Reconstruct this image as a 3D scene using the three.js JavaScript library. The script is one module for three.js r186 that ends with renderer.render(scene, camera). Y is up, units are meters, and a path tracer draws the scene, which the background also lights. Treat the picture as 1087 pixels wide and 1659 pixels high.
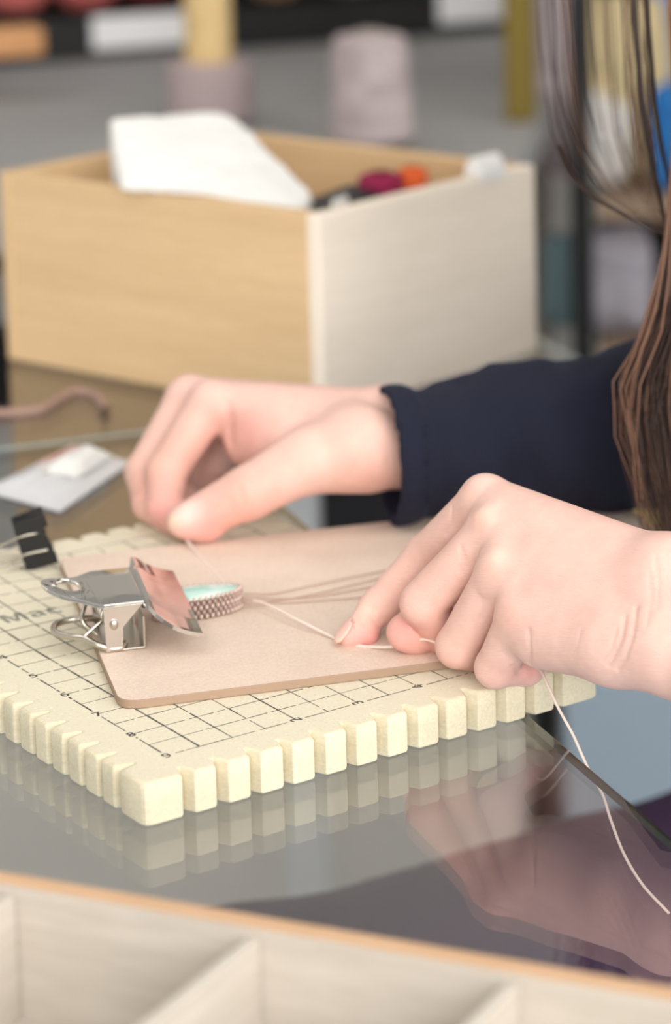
import * as THREE from 'three';
import { RoundedBoxGeometry } from 'three/addons/geometries/RoundedBoxGeometry.js';
import { mergeGeometries, mergeVertices, toCreasedNormals } from 'three/addons/utils/BufferGeometryUtils.js';
import { TessellateModifier } from 'three/addons/modifiers/TessellateModifier.js';
import { ConvexGeometry } from 'three/addons/geometries/ConvexGeometry.js';
import { RectAreaLightUniformsLib } from 'three/addons/lights/RectAreaLightUniformsLib.js';

// ---------------------------------------------------------------- camera, light, exposure
RectAreaLightUniformsLib.init();
const scene = new THREE.Scene();
const T = 0.75;                                     // height of the glass table top
const FPX = 4544.08, PX = 1279.6, PY = 265.5, TH = 0.17216;   // focal length and principal point in photo pixels, pitch
const FW = 2559.2, FH = FW * 1659 / 1087;
const camera = new THREE.PerspectiveCamera(2 * Math.atan(FH / 2 / FPX) * 180 / Math.PI, 1087 / 1659, 0.05, 30);
camera.setViewOffset(FW, FH, 0, FH / 2 - PY, 1087, 1659);
camera.position.set(0, T + 0.37781, 0);
camera.rotation.set(-TH, 0, 0);
camera.focus = 1.0;
camera.userData.fStop = 3.1;
camera.updateMatrixWorld(true); camera.updateProjectionMatrix();
const renderer = new THREE.WebGLRenderer({ antialias: true });
renderer.toneMapping = THREE.LinearToneMapping;
renderer.toneMappingExposure = 0.625;
renderer.shadowMap.enabled = true;
scene.background = new THREE.Color(0.9, 0.95, 1.0);
const LIGHTS = { ceiling: 3.4, window: 8.5, front: 14 };

// ---------------------------------------------------------------- helpers
const V = (x, y, z) => new THREE.Vector3(x, y, z);
const cT = Math.cos(TH), sT = Math.sin(TH);
function at(px, py, d) {                            // a point seen at a pixel, d metres in front of the camera
  const X = (px - PX) / FPX * d, Y = -(py - PY) / FPX * d;
  return V(X, T + 0.37781 + Y * cT - d * sT, -Y * sT - d * cT);
}
function onPlane(px, py, y) {                       // where the ray through a pixel meets height y over the glass
  const a = at(px, py, 1), o = camera.position, t = (T + y - o.y) / (a.y - o.y);
  return V(o.x + (a.x - o.x) * t, T + y, o.z + (a.z - o.z) * t);
}
let seed = 7;
const rnd = () => { seed = (seed * 1664525 + 1013904223) >>> 0; return seed / 4294967296; };
const rr = (a, b) => a + (b - a) * rnd();
const used = {};
function numbered(n) { const k = used[n] = (used[n] ?? -1) + 1; return k ? `${n}_${String(k).padStart(3, '0')}` : n; }
function thing(name, label, category, group) {
  const o = new THREE.Group(); o.name = numbered(name); o.userData = { label, category };
  if (group) o.userData.group = group;
  scene.add(o); return o;
}
function mesh(name, g, m, parent, label) {
  const o = new THREE.Mesh(g, m); o.name = parent === scene ? numbered(name) : name; o.castShadow = o.receiveShadow = true;
  if (label) o.userData.label = label;
  parent.add(o); return o;
}
function solo(name, g, m, label, category, group) {
  const o = mesh(name, g, m, scene); o.userData = { label, category }; if (group) o.userData.group = group; return o;
}
function struct(name, g, m) { const o = new THREE.Mesh(g, m); o.name = name; o.userData = { kind: 'structure' }; o.castShadow = o.receiveShadow = true; scene.add(o); return o; }
const rbox = (w, h, d, r = 0.001, x = 0, y = 0, z = 0) => new RoundedBoxGeometry(w, h, d, 2, r).translate(x, y, z);
const box = (w, h, d, x = 0, y = 0, z = 0) => new THREE.BoxGeometry(w, h, d).translate(x, y, z);
function tube(pts, r, closed = false, seg = 0, rad = 8) {
  const c = new THREE.CatmullRomCurve3(pts, closed, 'centripetal');
  return new THREE.TubeGeometry(c, seg || pts.length * 6, r, rad, closed);
}
const std = (o) => new THREE.MeshStandardMaterial({ roughness: 0.6, ...o });
const phys = (o) => new THREE.MeshPhysicalMaterial({ roughness: 0.5, ...o });

// noise
const PERM = new Uint8Array(512); { const p = [...Array(256).keys()]; for (let i = 255; i > 0; i--) { const j = Math.floor(rnd() * (i + 1)); [p[i], p[j]] = [p[j], p[i]]; } for (let i = 0; i < 512; i++) PERM[i] = p[i & 255]; }
function noise3(x, y, z) {
  const X = Math.floor(x), Y = Math.floor(y), Z = Math.floor(z); x -= X; y -= Y; z -= Z;
  const u = x * x * (3 - 2 * x), v = y * y * (3 - 2 * y), w = z * z * (3 - 2 * z);
  const h = (i, j, k) => PERM[(PERM[(PERM[(X + i) & 255] + Y + j) & 255] + Z + k) & 255] / 127.5 - 1;
  const l = (a, b, t) => a + (b - a) * t;
  return l(l(l(h(0, 0, 0), h(1, 0, 0), u), l(h(0, 1, 0), h(1, 1, 0), u), v), l(l(h(0, 0, 1), h(1, 0, 1), u), l(h(0, 1, 1), h(1, 1, 1), u), v), w);
}
function dataTex(w, h, fn, srgb = true) {
  const d = new Uint8Array(w * h * 4);
  for (let j = 0; j < h; j++) for (let i = 0; i < w; i++) { const c = fn(i / w, j / h), k = 4 * (j * w + i); d[k] = c[0]; d[k + 1] = c[1]; d[k + 2] = c[2]; d[k + 3] = 255; }
  const t = new THREE.DataTexture(d, w, h); t.wrapS = t.wrapT = THREE.RepeatWrapping; t.magFilter = THREE.LinearFilter; t.minFilter = THREE.LinearMipmapLinearFilter; t.generateMipmaps = true;
  if (srgb) t.colorSpace = THREE.SRGBColorSpace; t.needsUpdate = true; return t;
}
const clamp = (x) => Math.max(0, Math.min(255, x));
function woodTex(base, amp, fine, seedZ = 0) {      // grain runs along u; one repeat is 0.4 x 0.2 m
  return dataTex(512, 512, (u, v) => {
    const per = (s) => { const a = u * 2 * Math.PI; return noise3(Math.cos(a) * 0.6 + 9 + seedZ, Math.sin(a) * 0.6 + 3, v * s); };
    const g = amp * (0.6 * per(14) + 0.5 * per(47)) + fine * (noise3(u * 40, v * 220, seedZ) + 0.6 * noise3(u * 14, v * 340, 5 + seedZ));
    return [clamp(base[0] + g), clamp(base[1] + g * 1.02), clamp(base[2] + g * 1.1)];
  });
}
function speckTex(base, amp, f = 90) {
  return dataTex(512, 512, (u, v) => { const g = amp * (noise3(u * f, v * f, 1) + 0.7 * noise3(u * f * 2.3, v * f * 2.3, 4) + 0.6 * noise3(u * 6, v * 6, 8)); return [clamp(base[0] + g), clamp(base[1] + g), clamp(base[2] + g)]; });
}
// uv in metres for box-like geometry: project each face along its dominant normal, grain along `axis`
function boxUV(g, axis = 'x', su = 0.4, sv = 0.2) {
  const p = g.attributes.position, n = g.attributes.normal, uv = new Float32Array(p.count * 2);
  for (let i = 0; i < p.count; i++) {
    const a = [p.getX(i), p.getY(i), p.getZ(i)], m = [Math.abs(n.getX(i)), Math.abs(n.getY(i)), Math.abs(n.getZ(i))];
    const k = m[0] > m[1] && m[0] > m[2] ? 0 : m[1] > m[2] ? 1 : 2, ax = { x: 0, y: 1, z: 2 }[axis];
    const rest = [0, 1, 2].filter((q) => q !== k); let q0 = rest[0], q1 = rest[1];
    if (q1 === ax) [q0, q1] = [q1, q0];
    uv[2 * i] = a[q0] / su; uv[2 * i + 1] = a[q1] / sv;
  }
  g.setAttribute('uv', new THREE.BufferAttribute(uv, 2)); return g;
}

// ---------------------------------------------------------------- signed distance modelling
const smin = (a, b, k) => { const h = Math.max(k - Math.abs(a - b), 0) / k; return Math.min(a, b) - h * h * k * 0.25; };
function cap(a, b, ra, rb = ra) {
  const dx = b.x - a.x, dy = b.y - a.y, dz = b.z - a.z, L = dx * dx + dy * dy + dz * dz || 1e-9;
  return (x, y, z) => { const px = x - a.x, py = y - a.y, pz = z - a.z; let t = (px * dx + py * dy + pz * dz) / L; t = t < 0 ? 0 : t > 1 ? 1 : t;
    const qx = px - dx * t, qy = py - dy * t, qz = pz - dz * t; return Math.sqrt(qx * qx + qy * qy + qz * qz) - (ra + (rb - ra) * t); };
}
const ball = (c, r) => (x, y, z) => Math.hypot(x - c.x, y - c.y, z - c.z) - r;
function ell(c, r, q = new THREE.Quaternion()) {    // ellipsoid with semi-axes r turned by q
  const m = new THREE.Matrix4().makeRotationFromQuaternion(q.clone().invert()).elements, mn = Math.min(r.x, r.y, r.z);
  return (x, y, z) => { const X = x - c.x, Y = y - c.y, Z = z - c.z;
    const a = (m[0] * X + m[4] * Y + m[8] * Z) / r.x, b = (m[1] * X + m[5] * Y + m[9] * Z) / r.y, e = (m[2] * X + m[6] * Y + m[10] * Z) / r.z;
    const k0 = Math.hypot(a, b, e), k1 = Math.hypot(a / r.x, b / r.y, e / r.z); return k1 < 1e-6 ? -mn : k0 * (k0 - 1) / k1; };
}
const union = (list, k) => (x, y, z) => { let d = list[0](x, y, z); for (let i = 1; i < list.length; i++) d = smin(d, list[i](x, y, z), k); return d; };
function nets(f, lo, hi, cell, colour) {            // naive surface nets
  const nx = Math.ceil((hi.x - lo.x) / cell) + 1, ny = Math.ceil((hi.y - lo.y) / cell) + 1, nz = Math.ceil((hi.z - lo.z) / cell) + 1;
  const val = new Float32Array(nx * ny * nz), id = (i, j, k) => (k * ny + j) * nx + i, B = 4;
  for (let k = 0; k < nz; k += B) for (let j = 0; j < ny; j += B) for (let i = 0; i < nx; i += B) {   // skip blocks far from the surface
    const c = f(lo.x + (i + B / 2 - 0.5) * cell, lo.y + (j + B / 2 - 0.5) * cell, lo.z + (k + B / 2 - 0.5) * cell), far = Math.abs(c) > cell * B * 1.6;
    for (let c2 = k; c2 < Math.min(nz, k + B); c2++) for (let b = j; b < Math.min(ny, j + B); b++) for (let a = i; a < Math.min(nx, i + B); a++)
      val[id(a, b, c2)] = far ? c : f(lo.x + a * cell, lo.y + b * cell, lo.z + c2 * cell);
  }
  const vid = new Int32Array(nx * ny * nz).fill(-1), P = [], I = [];
  for (let k = 0; k < nz - 1; k++) for (let j = 0; j < ny - 1; j++) for (let i = 0; i < nx - 1; i++) {
    let m = 0; const v = [];
    for (let c = 0; c < 8; c++) { const q = val[id(i + (c & 1), j + (c >> 1 & 1), k + (c >> 2))]; v.push(q); if (q < 0) m |= 1 << c; }
    if (m === 0 || m === 255) continue;
    let x = 0, y = 0, z = 0, n = 0;
    for (let a = 0; a < 8; a++) for (const s of [1, 2, 4]) { const b = a | s; if (a & s || (v[a] < 0) === (v[b] < 0)) continue; const t = v[a] / (v[a] - v[b]); x += (a & 1) + (s === 1 ? t : 0); y += (a >> 1 & 1) + (s === 2 ? t : 0); z += (a >> 2) + (s === 4 ? t : 0); n++; }
    vid[id(i, j, k)] = P.length / 3; P.push(lo.x + (i + x / n) * cell, lo.y + (j + y / n) * cell, lo.z + (k + z / n) * cell);
  }
  const quad = (a, b, c, d, flip) => { if (a < 0 || b < 0 || c < 0 || d < 0) return; flip ? I.push(a, c, b, a, d, c) : I.push(a, b, c, a, c, d); };
  for (let k = 1; k < nz - 1; k++) for (let j = 1; j < ny - 1; j++) for (let i = 1; i < nx - 1; i++) {
    const s = val[id(i, j, k)] < 0;
    if (s !== val[id(i + 1, j, k)] < 0) quad(vid[id(i, j - 1, k - 1)], vid[id(i, j, k - 1)], vid[id(i, j, k)], vid[id(i, j - 1, k)], !s);
    if (s !== val[id(i, j + 1, k)] < 0) quad(vid[id(i - 1, j, k - 1)], vid[id(i - 1, j, k)], vid[id(i, j, k)], vid[id(i, j, k - 1)], !s);
    if (s !== val[id(i, j, k + 1)] < 0) quad(vid[id(i - 1, j - 1, k)], vid[id(i, j - 1, k)], vid[id(i, j, k)], vid[id(i - 1, j, k)], !s);
  }
  const g = new THREE.BufferGeometry(), nP = P.length / 3, N = new Float32Array(P.length), C = colour ? new Float32Array(P.length) : null, e = cell * 0.6;
  for (let i = 0; i < nP; i++) {
    const x = P[3 * i], y = P[3 * i + 1], z = P[3 * i + 2];
    let a = f(x + e, y, z) - f(x - e, y, z), b = f(x, y + e, z) - f(x, y - e, z), c = f(x, y, z + e) - f(x, y, z - e); const l = Math.hypot(a, b, c) || 1;
    N[3 * i] = a / l; N[3 * i + 1] = b / l; N[3 * i + 2] = c / l;
    if (C) { const q = colour(x, y, z); C[3 * i] = q[0]; C[3 * i + 1] = q[1]; C[3 * i + 2] = q[2]; }
  }
  g.setAttribute('position', new THREE.Float32BufferAttribute(P, 3)); g.setAttribute('normal', new THREE.BufferAttribute(N, 3));
  if (C) g.setAttribute('color', new THREE.BufferAttribute(C, 3));
  g.setIndex(I); return g;
}
function surf(f, px, py, start = 0.7, end = 1.5) {  // first point of a field on the ray through a pixel, for laying creases on the modelled skin
  const a = at(px, py, 1).sub(camera.position), o = camera.position; const L = a.length(); let t = start;
  for (let i = 0; i < 300 && t < end; i++) { const d = f(o.x + a.x * t, o.y + a.y * t, o.z + a.z * t); if (d < 0.0002) return V(o.x + a.x * t, o.y + a.y * t, o.z + a.z * t); t += Math.max(d * 0.8, 0.0002) / L; }
  return null;
}

// ---------------------------------------------------------------- materials
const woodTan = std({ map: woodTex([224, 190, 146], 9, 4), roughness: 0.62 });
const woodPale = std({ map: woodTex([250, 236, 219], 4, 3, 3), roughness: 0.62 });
const woodCream = std({ map: woodTex([194, 186, 176], 8, 5, 7), roughness: 0.65 });
const woodEdge = std({ map: woodTex([203, 166, 132], 8, 5, 11), roughness: 0.6 });
const mdf = std({ map: speckTex([225, 204, 188], 6, 120), roughness: 0.72 });
const mdfEdge = std({ color: '#a38a76', roughness: 0.85 });
const chrome = std({ color: '#d6d3d0', metalness: 1, roughness: 0.13 });
const steel = std({ color: '#c9c3b8', metalness: 1, roughness: 0.28 });
const foamSide = std({ map: speckTex([218, 208, 181], 6, 140), roughness: 0.88 });
const glassM = phys({ color: '#f3f3f2', transmission: 1, thickness: 0, roughness: 0.0, ior: 1.68 });
const glassEdge = phys({ color: '#20281f', roughness: 0.15, metalness: 0 });
const white = std({ color: '#f1f0ee', roughness: 0.85 });
const blackM = std({ color: '#101012', roughness: 0.45 });
const thread = std({ color: '#ecd9cf', roughness: 0.7 });

// ---------------------------------------------------------------- room
const wallM = std({ map: speckTex([214, 212, 208], 2, 60), roughness: 0.9 });
const floorM = std({ map: speckTex([186, 200, 214], 3, 50), roughness: 0.6 });
const R = { x0: -2.6, x1: 2.2, z0: -4.2, z1: 1.6, h: 2.7 };
const WX = (R.x0 + R.x1) / 2, WZ = (R.z0 + R.z1) / 2, SX = R.x1 - R.x0, SZ = R.z1 - R.z0;
struct('floor', boxUV(box(SX + 0.4, 0.1, SZ + 0.4, WX, -0.05, WZ), 'x', 0.5, 0.5), floorM);
struct('ceiling', box(SX + 0.4, 0.1, SZ + 0.4, WX, R.h + 0.05, WZ), std({ color: '#ecebe8', roughness: 0.95 }));
struct('wall_back', boxUV(box(SX + 0.4, R.h, 0.12, WX, R.h / 2, R.z0 - 0.06), 'x', 1, 1), wallM);
struct('wall_left', boxUV(box(0.12, R.h, SZ, R.x0 - 0.06, R.h / 2, WZ), 'x', 1, 1), wallM);
{ // right wall with a wide window opening, z from -1.3 to 0.9
  const w0 = -0.6, w1 = 1.2, s = 0.9, t = 2.3, x = R.x1 + 0.06;
  struct('wall_right', mergeGeometries([box(0.12, R.h, w0 - R.z0, x, R.h / 2, (w0 + R.z0) / 2), box(0.12, R.h, R.z1 - w1, x, R.h / 2, (w1 + R.z1) / 2), box(0.12, s, w1 - w0, x, s / 2, (w0 + w1) / 2), box(0.12, R.h - t, w1 - w0, x, (R.h + t) / 2, (w0 + w1) / 2)]), wallM);
  const fr = struct('window_1', mergeGeometries([box(0.06, 0.06, w1 - w0, x, s + 0.03, (w0 + w1) / 2), box(0.06, 0.06, w1 - w0, x, t - 0.03, (w0 + w1) / 2), box(0.06, t - s, 0.06, x, (s + t) / 2, w0 + 0.03), box(0.06, t - s, 0.06, x, (s + t) / 2, w1 - 0.03), box(0.05, t - s, 0.05, x, (s + t) / 2, (w0 + w1) / 2)]), white);
  mesh('pane', box(0.006, t - s - 0.08, w1 - w0 - 0.08, x, (s + t) / 2, (w0 + w1) / 2), glassM, fr);
  const l = new THREE.RectAreaLight(0xfffaf4, LIGHTS.window, w1 - w0 - 0.1, t - s - 0.1); l.position.set(R.x1 - 0.02, (s + t) / 2, (w0 + w1) / 2); l.lookAt(-2, 0.9, (w0 + w1) / 2 - 0.6); scene.add(l);
}
{ // front wall behind the camera, with a second window at the right
  const a = -0.55, b = 1.75, s = 0.9, t = 2.4, z = R.z1 + 0.06, x0 = R.x0 - 0.2, x1 = R.x1 + 0.2;
  struct('wall_front', mergeGeometries([box(a - x0, R.h, 0.12, (a + x0) / 2, R.h / 2, z), box(x1 - b, R.h, 0.12, (x1 + b) / 2, R.h / 2, z), box(b - a, s, 0.12, (a + b) / 2, s / 2, z), box(b - a, R.h - t, 0.12, (a + b) / 2, (R.h + t) / 2, z)]), wallM);
  const fr = struct('window_2', mergeGeometries([box(b - a, 0.06, 0.06, (a + b) / 2, s + 0.03, z), box(b - a, 0.06, 0.06, (a + b) / 2, t - 0.03, z), box(0.06, t - s, 0.06, a + 0.03, (s + t) / 2, z), box(0.06, t - s, 0.06, b - 0.03, (s + t) / 2, z), box(0.05, t - s, 0.05, (a + b) / 2, (s + t) / 2, z)]), white);
  mesh('pane', box(b - a - 0.08, t - s - 0.08, 0.006, (a + b) / 2, (s + t) / 2, z), glassM, fr);
  const l = new THREE.RectAreaLight(0xfffaf4, LIGHTS.front, b - a - 0.1, t - s - 0.1); l.position.set((a + b) / 2, (s + t) / 2, R.z1 - 0.02); l.lookAt(0.2, 0.9, -1.2); scene.add(l);
}
[[-1.5, -0.4], [0.9, -0.4], [-1.5, -2.6], [0.9, -2.6]].forEach(([x, z], i) => {
  const t = thing('ceiling_light', ['square white ceiling panel light nearest the left wall and camera', 'square white ceiling panel light nearest the window', 'square white ceiling panel light over the shelves at the left', 'square white ceiling panel light over the rack at the right'][i], 'ceiling light');
  t.position.set(x, R.h, z);
  mesh('frame', mergeGeometries([box(0.9, 0.04, 0.04, 0, -0.02, 0.43), box(0.9, 0.04, 0.04, 0, -0.02, -0.43), box(0.04, 0.04, 0.82, 0.43, -0.02, 0), box(0.04, 0.04, 0.82, -0.43, -0.02, 0)]), white, t);
  mesh('diffuser', box(0.82, 0.02, 0.82, 0, -0.012, 0), std({ color: '#ffffff', emissive: new THREE.Color(1, 0.98, 0.94), emissiveIntensity: 2.2 }), t);
  const l = new THREE.RectAreaLight(0xfff8f0, LIGHTS.ceiling, 0.8, 0.8); if (i > 1) l.intensity *= 1.35; l.position.set(x, R.h - 0.05, z); l.lookAt(x, 0, z); scene.add(l);
});

// ---------------------------------------------------------------- glass table
const YA = 0.70603;                                 // turn of the knotting board
const C0 = V(-0.21454, T, -0.88109);
{
  const e1 = V(0.888, 0, -0.46), e2 = V(0.46, 0, 0.888), K = V(-0.306, T, -1.389), ang = Math.atan2(0.46, 0.888), GT = 0.0032;
  const frame = thing('table_frame', 'white metal frame and legs carrying the two glass table tops', 'table frame');
  const legM = std({ color: '#d8d8d8', metalness: 0.1, roughness: 0.4 });
  function sheet(label, u0, u1, v0, v1, em) {           // u along e1, v along e2 from corner K
    const t = thing('glass_table_top', label, 'table top'); t.position.copy(K).addScaledVector(e1, (u0 + u1) / 2).addScaledVector(e2, (v0 + v1) / 2); t.rotation.y = ang;
    const w = u1 - u0, d = v1 - v0;
    mesh('pane', mergeGeometries([new THREE.PlaneGeometry(w, d).rotateX(-Math.PI / 2), new THREE.PlaneGeometry(w, d).rotateX(Math.PI / 2).translate(0, -GT, 0)]), glassM, t);
    for (const [bw, bd, x, z] of [[w, 0.0012, 0, d / 2 - 0.0006], [w, 0.0012, 0, -d / 2 + 0.0006], [0.0012, d, w / 2 - 0.0006, 0], [0.0012, d, -w / 2 + 0.0006, 0]]) mesh('polished_edge', box(bw, GT - 0.0004, bd, x, -GT / 2, z), em, t);
    return t;
  }
  sheet('clear glass table top under the foam board and the compartment tray', -0.95, 0, 0, 1.05, glassEdge);
  sheet('clear glass table top under the open wooden box', -0.95, 0.235, -0.50, -0.004, std({ color: '#b9c4be', roughness: 0.25 }));
  const pt = (u, v) => K.clone().addScaledVector(e1, u).addScaledVector(e2, v);
  const rail = (a, b) => { const d = b.clone().sub(a), g = box(d.length(), 0.03, 0.025); g.rotateY(Math.atan2(-d.z, d.x)); const m = a.clone().add(b).multiplyScalar(0.5); return g.translate(m.x, T - 0.026, m.z); };
  for (const [u, v] of [[-0.92, 0.03], [-0.92, 1.02], [-0.03, 1.02], [-0.92, -0.47], [0.2, -0.47]]) { const p = pt(u, v); mesh('leg', rbox(0.028, T - 0.0105, 0.028, 0.003, p.x, (T - 0.0105) / 2, p.z), legM, frame); }
  for (const [a, b] of [[[-0.92, 0.03], [-0.92, 1.02]], [[-0.92, -0.47], [0.2, -0.47]]]) mesh('rail', rail(pt(...a), pt(...b)), legM, frame);
}

// ---------------------------------------------------------------- foam knotting board
const foam = thing('knotting_board', 'cream foam board with notched edges and a printed grid on the glass', 'foam board');
foam.position.copy(C0); foam.rotation.y = YA;
const FWD = 0.188, FLN = 0.267, FTH = 0.0155;
{
  const s = new THREE.Shape(), P = 0.0127, ND = 0.0062, NW = 0.0043, r = 0.001;
  const side = (n, len, first, px, py, dx, dy) => { // walk an edge of length len from p along d, with a notch after each block; inner normal is left of d
    const nx = -dy, ny = dx, q = (t, h) => [px + dx * t + nx * h, py + dy * t + ny * h];
    for (let i = 0; i < n; i++) {
      const t = first + i * P, hw = NW / 2 + rr(-0.0003, 0.0003);
      s.lineTo(...q(t - hw - r, 0));
      s.quadraticCurveTo(...q(t - hw + 0.0002, 0), ...q(t - hw + 0.0004, r * 1.3));
      s.quadraticCurveTo(...q(t - 0.0008, ND * 0.6), ...q(t - 0.0001, ND)); s.lineTo(...q(t + 0.0001, ND));
      s.quadraticCurveTo(...q(t + 0.0008, ND * 0.6), ...q(t + hw - 0.0004, r * 1.3));
      s.quadraticCurveTo(...q(t + hw - 0.0002, 0), ...q(t + hw + r, 0));
    }
  };
  const cr = 0.004;
  s.moveTo(cr, 0);
  side(13, FWD, 0.0168, 0, 0, 1, 0);
  s.lineTo(FWD - cr, 0); s.quadraticCurveTo(FWD, 0, FWD, cr);
  side(19, FLN, 0.0192, FWD, 0, 0, 1);
  s.lineTo(FWD, FLN - cr); s.quadraticCurveTo(FWD, FLN, FWD - cr, FLN);
  side(13, FWD, 0.0168, FWD, FLN, -1, 0);
  s.lineTo(cr, FLN); s.quadraticCurveTo(0, FLN, 0, FLN - cr);
  side(19, FLN, FLN - 0.0192 - 18 * P, 0, FLN, 0, -1);
  s.lineTo(0, cr); s.quadraticCurveTo(0, 0, cr, 0);
  let g = new THREE.ExtrudeGeometry(s, { depth: FTH - 0.0032, bevelEnabled: true, bevelThickness: 0.0016, bevelSize: 0.0014, bevelOffset: -0.0014, bevelSegments: 4, curveSegments: 4 });
  g.translate(0, 0, 0.0016);
  // split the printed cap from the sides
  const pos = g.attributes.position, nor = g.attributes.normal, parts = [[], []];
  for (let i = 0; i < pos.count; i += 3) { const top = pos.getZ(i) > FTH - 1e-5 && pos.getZ(i + 1) > FTH - 1e-5 && pos.getZ(i + 2) > FTH - 1e-5; for (let k = 0; k < 3; k++) parts[top ? 0 : 1].push(i + k); }
  const pick = (ids) => { const q = new THREE.BufferGeometry(), a = [], b = []; for (const i of ids) { a.push(pos.getX(i), pos.getY(i), pos.getZ(i)); b.push(nor.getX(i), nor.getY(i), nor.getZ(i)); } q.setAttribute('position', new THREE.Float32BufferAttribute(a, 3)); q.setAttribute('normal', new THREE.Float32BufferAttribute(b, 3)); return q; };
  const finish = (q, top) => {                      // the old board's far left corner curls up a little
    q = new TessellateModifier(0.012, 6).modify(q); const p = q.attributes.position, uv = new Float32Array(p.count * 2);
    for (let i = 0; i < p.count; i++) {
      const x = p.getX(i), y = p.getY(i), z = p.getZ(i), a = Math.max(0, Math.min(1, (y - 0.13) / 0.14)), b = Math.max(0, Math.min(1, 1 - x / 0.085));
      if (top) { uv[2 * i] = x / FWD; uv[2 * i + 1] = y / FLN; } else { uv[2 * i] = (x + y) / 0.1; uv[2 * i + 1] = z / 0.1; }
      p.setXYZ(i, x, z + 0.013 * a * a * b, -y);
    }
    q.setAttribute('uv', new THREE.BufferAttribute(uv, 2)); q = mergeVertices(q.deleteAttribute('normal'), 1e-6); q.computeVertexNormals(); return top ? q : toCreasedNormals(q, 0.6);
  };
  // the print: half-inch grid, numerals, title
  const S = 7600, cw = Math.round(FWD * S), ch = Math.round(FLN * S), cv = document.createElement('canvas'); cv.width = cw; cv.height = ch; const c = cv.getContext('2d');
  c.fillStyle = '#dfd7c1'; c.fillRect(0, 0, cw, ch);
  for (let i = 0; i < 26000; i++) { const v = rr(-9, 7); c.fillStyle = v > 0 ? `rgba(255,250,230,${v / 20})` : `rgba(205,190,140,${-v / 22})`; c.fillRect(rnd() * cw, rnd() * ch, rr(2, 7), rr(2, 7)); }
  const X = (m) => m * S, Y = (m) => ch - m * S, G0 = 0.0184;
  const dash = (x0, y0, x1, y1, w, gap) => { const L = Math.hypot(x1 - x0, y1 - y0); let t = 0; while (t < L) { const l = rr(15, 70), e = Math.min(L, t + l); c.strokeStyle = `rgba(52,50,48,${rr(0.55, 0.95)})`; c.lineWidth = w * rr(0.95, 1.5); c.beginPath(); c.moveTo(x0 + (x1 - x0) * t / L, y0 + (y1 - y0) * t / L); c.lineTo(x0 + (x1 - x0) * e / L, y0 + (y1 - y0) * e / L); c.stroke(); t = e + (rnd() < gap ? rr(4, 16) : 0.5); } };
  const skipL = [0.0184, 0.0438, 0.0692, 0.0946, 0.12, 0.1454, 0.1708, 0.1962], skipF = [0.0184, 0.0692, 0.0946, 0.12, 0.1454];
  for (let k = 0; k <= 18; k++) { const l = G0 + k * P; for (let i = 0; i < 12; i++) { const a = G0 + i * P, b = a + P; if (k === 0 && skipF.some((q) => Math.abs(q - a) < 0.003 || Math.abs(q - b) < 0.003)) { const left = skipF.some((q) => Math.abs(q - a) < 0.003), right = skipF.some((q) => Math.abs(q - b) < 0.003); dash(X(a + (left ? 0.0035 : 0)), Y(l), X(b - (right ? 0.0035 : 0)), Y(l), 3.4, 0.3); } else dash(X(a), Y(l), X(b), Y(l), k % 2 ? 3 : 3.8, k % 2 ? 0.5 : 0.2); } }
  for (let k = 0; k <= 12; k++) { const x = G0 + k * P; for (let i = 0; i < 18; i++) { const a = G0 + i * P, b = a + P, sk = k === 0; const lo = sk && skipL.some((q) => Math.abs(q - a) < 0.003), hi = sk && skipL.some((q) => Math.abs(q - b) < 0.003); dash(X(x), Y(a + (lo ? 0.0035 : 0)), X(x), Y(b - (hi ? 0.0035 : 0)), k === 1 ? 4.6 : k % 2 ? 3 : 3.8, k === 1 ? 0.12 : 0.35); } }
  c.fillStyle = 'rgba(60,58,55,0.9)'; c.textAlign = 'center'; c.textBaseline = 'middle'; c.font = '700 44px sans-serif';
  ['9', '8', '7', '6', '5', '4', '3', '2'].forEach((t, i) => c.fillText(t, X(0.0184), Y(skipL[i])));
  [['2', 0.0692], ['3', 0.0946], ['4', 0.12], ['5', 0.1454]].forEach(([t, x]) => { c.save(); c.translate(X(x), Y(0.0188)); c.rotate(-Math.PI / 2); c.fillText(t, 0, 0); c.restore(); });
  c.fillStyle = 'rgba(84,88,82,0.62)'; c.font = '700 96px sans-serif'; c.textAlign = 'left'; c.fillText('Mac', X(0.0345), Y(0.1825));
  const tex = new THREE.CanvasTexture(cv); tex.colorSpace = THREE.SRGBColorSpace; tex.anisotropy = 8;
  mesh('foam_body', finish(pick(parts[1]), false), foamSide, foam);
  mesh('printed_top', finish(pick(parts[0]), true), std({ map: tex, roughness: 0.9 }), foam, 'cream foam surface printed with a black half-inch grid and numerals');
}

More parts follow.
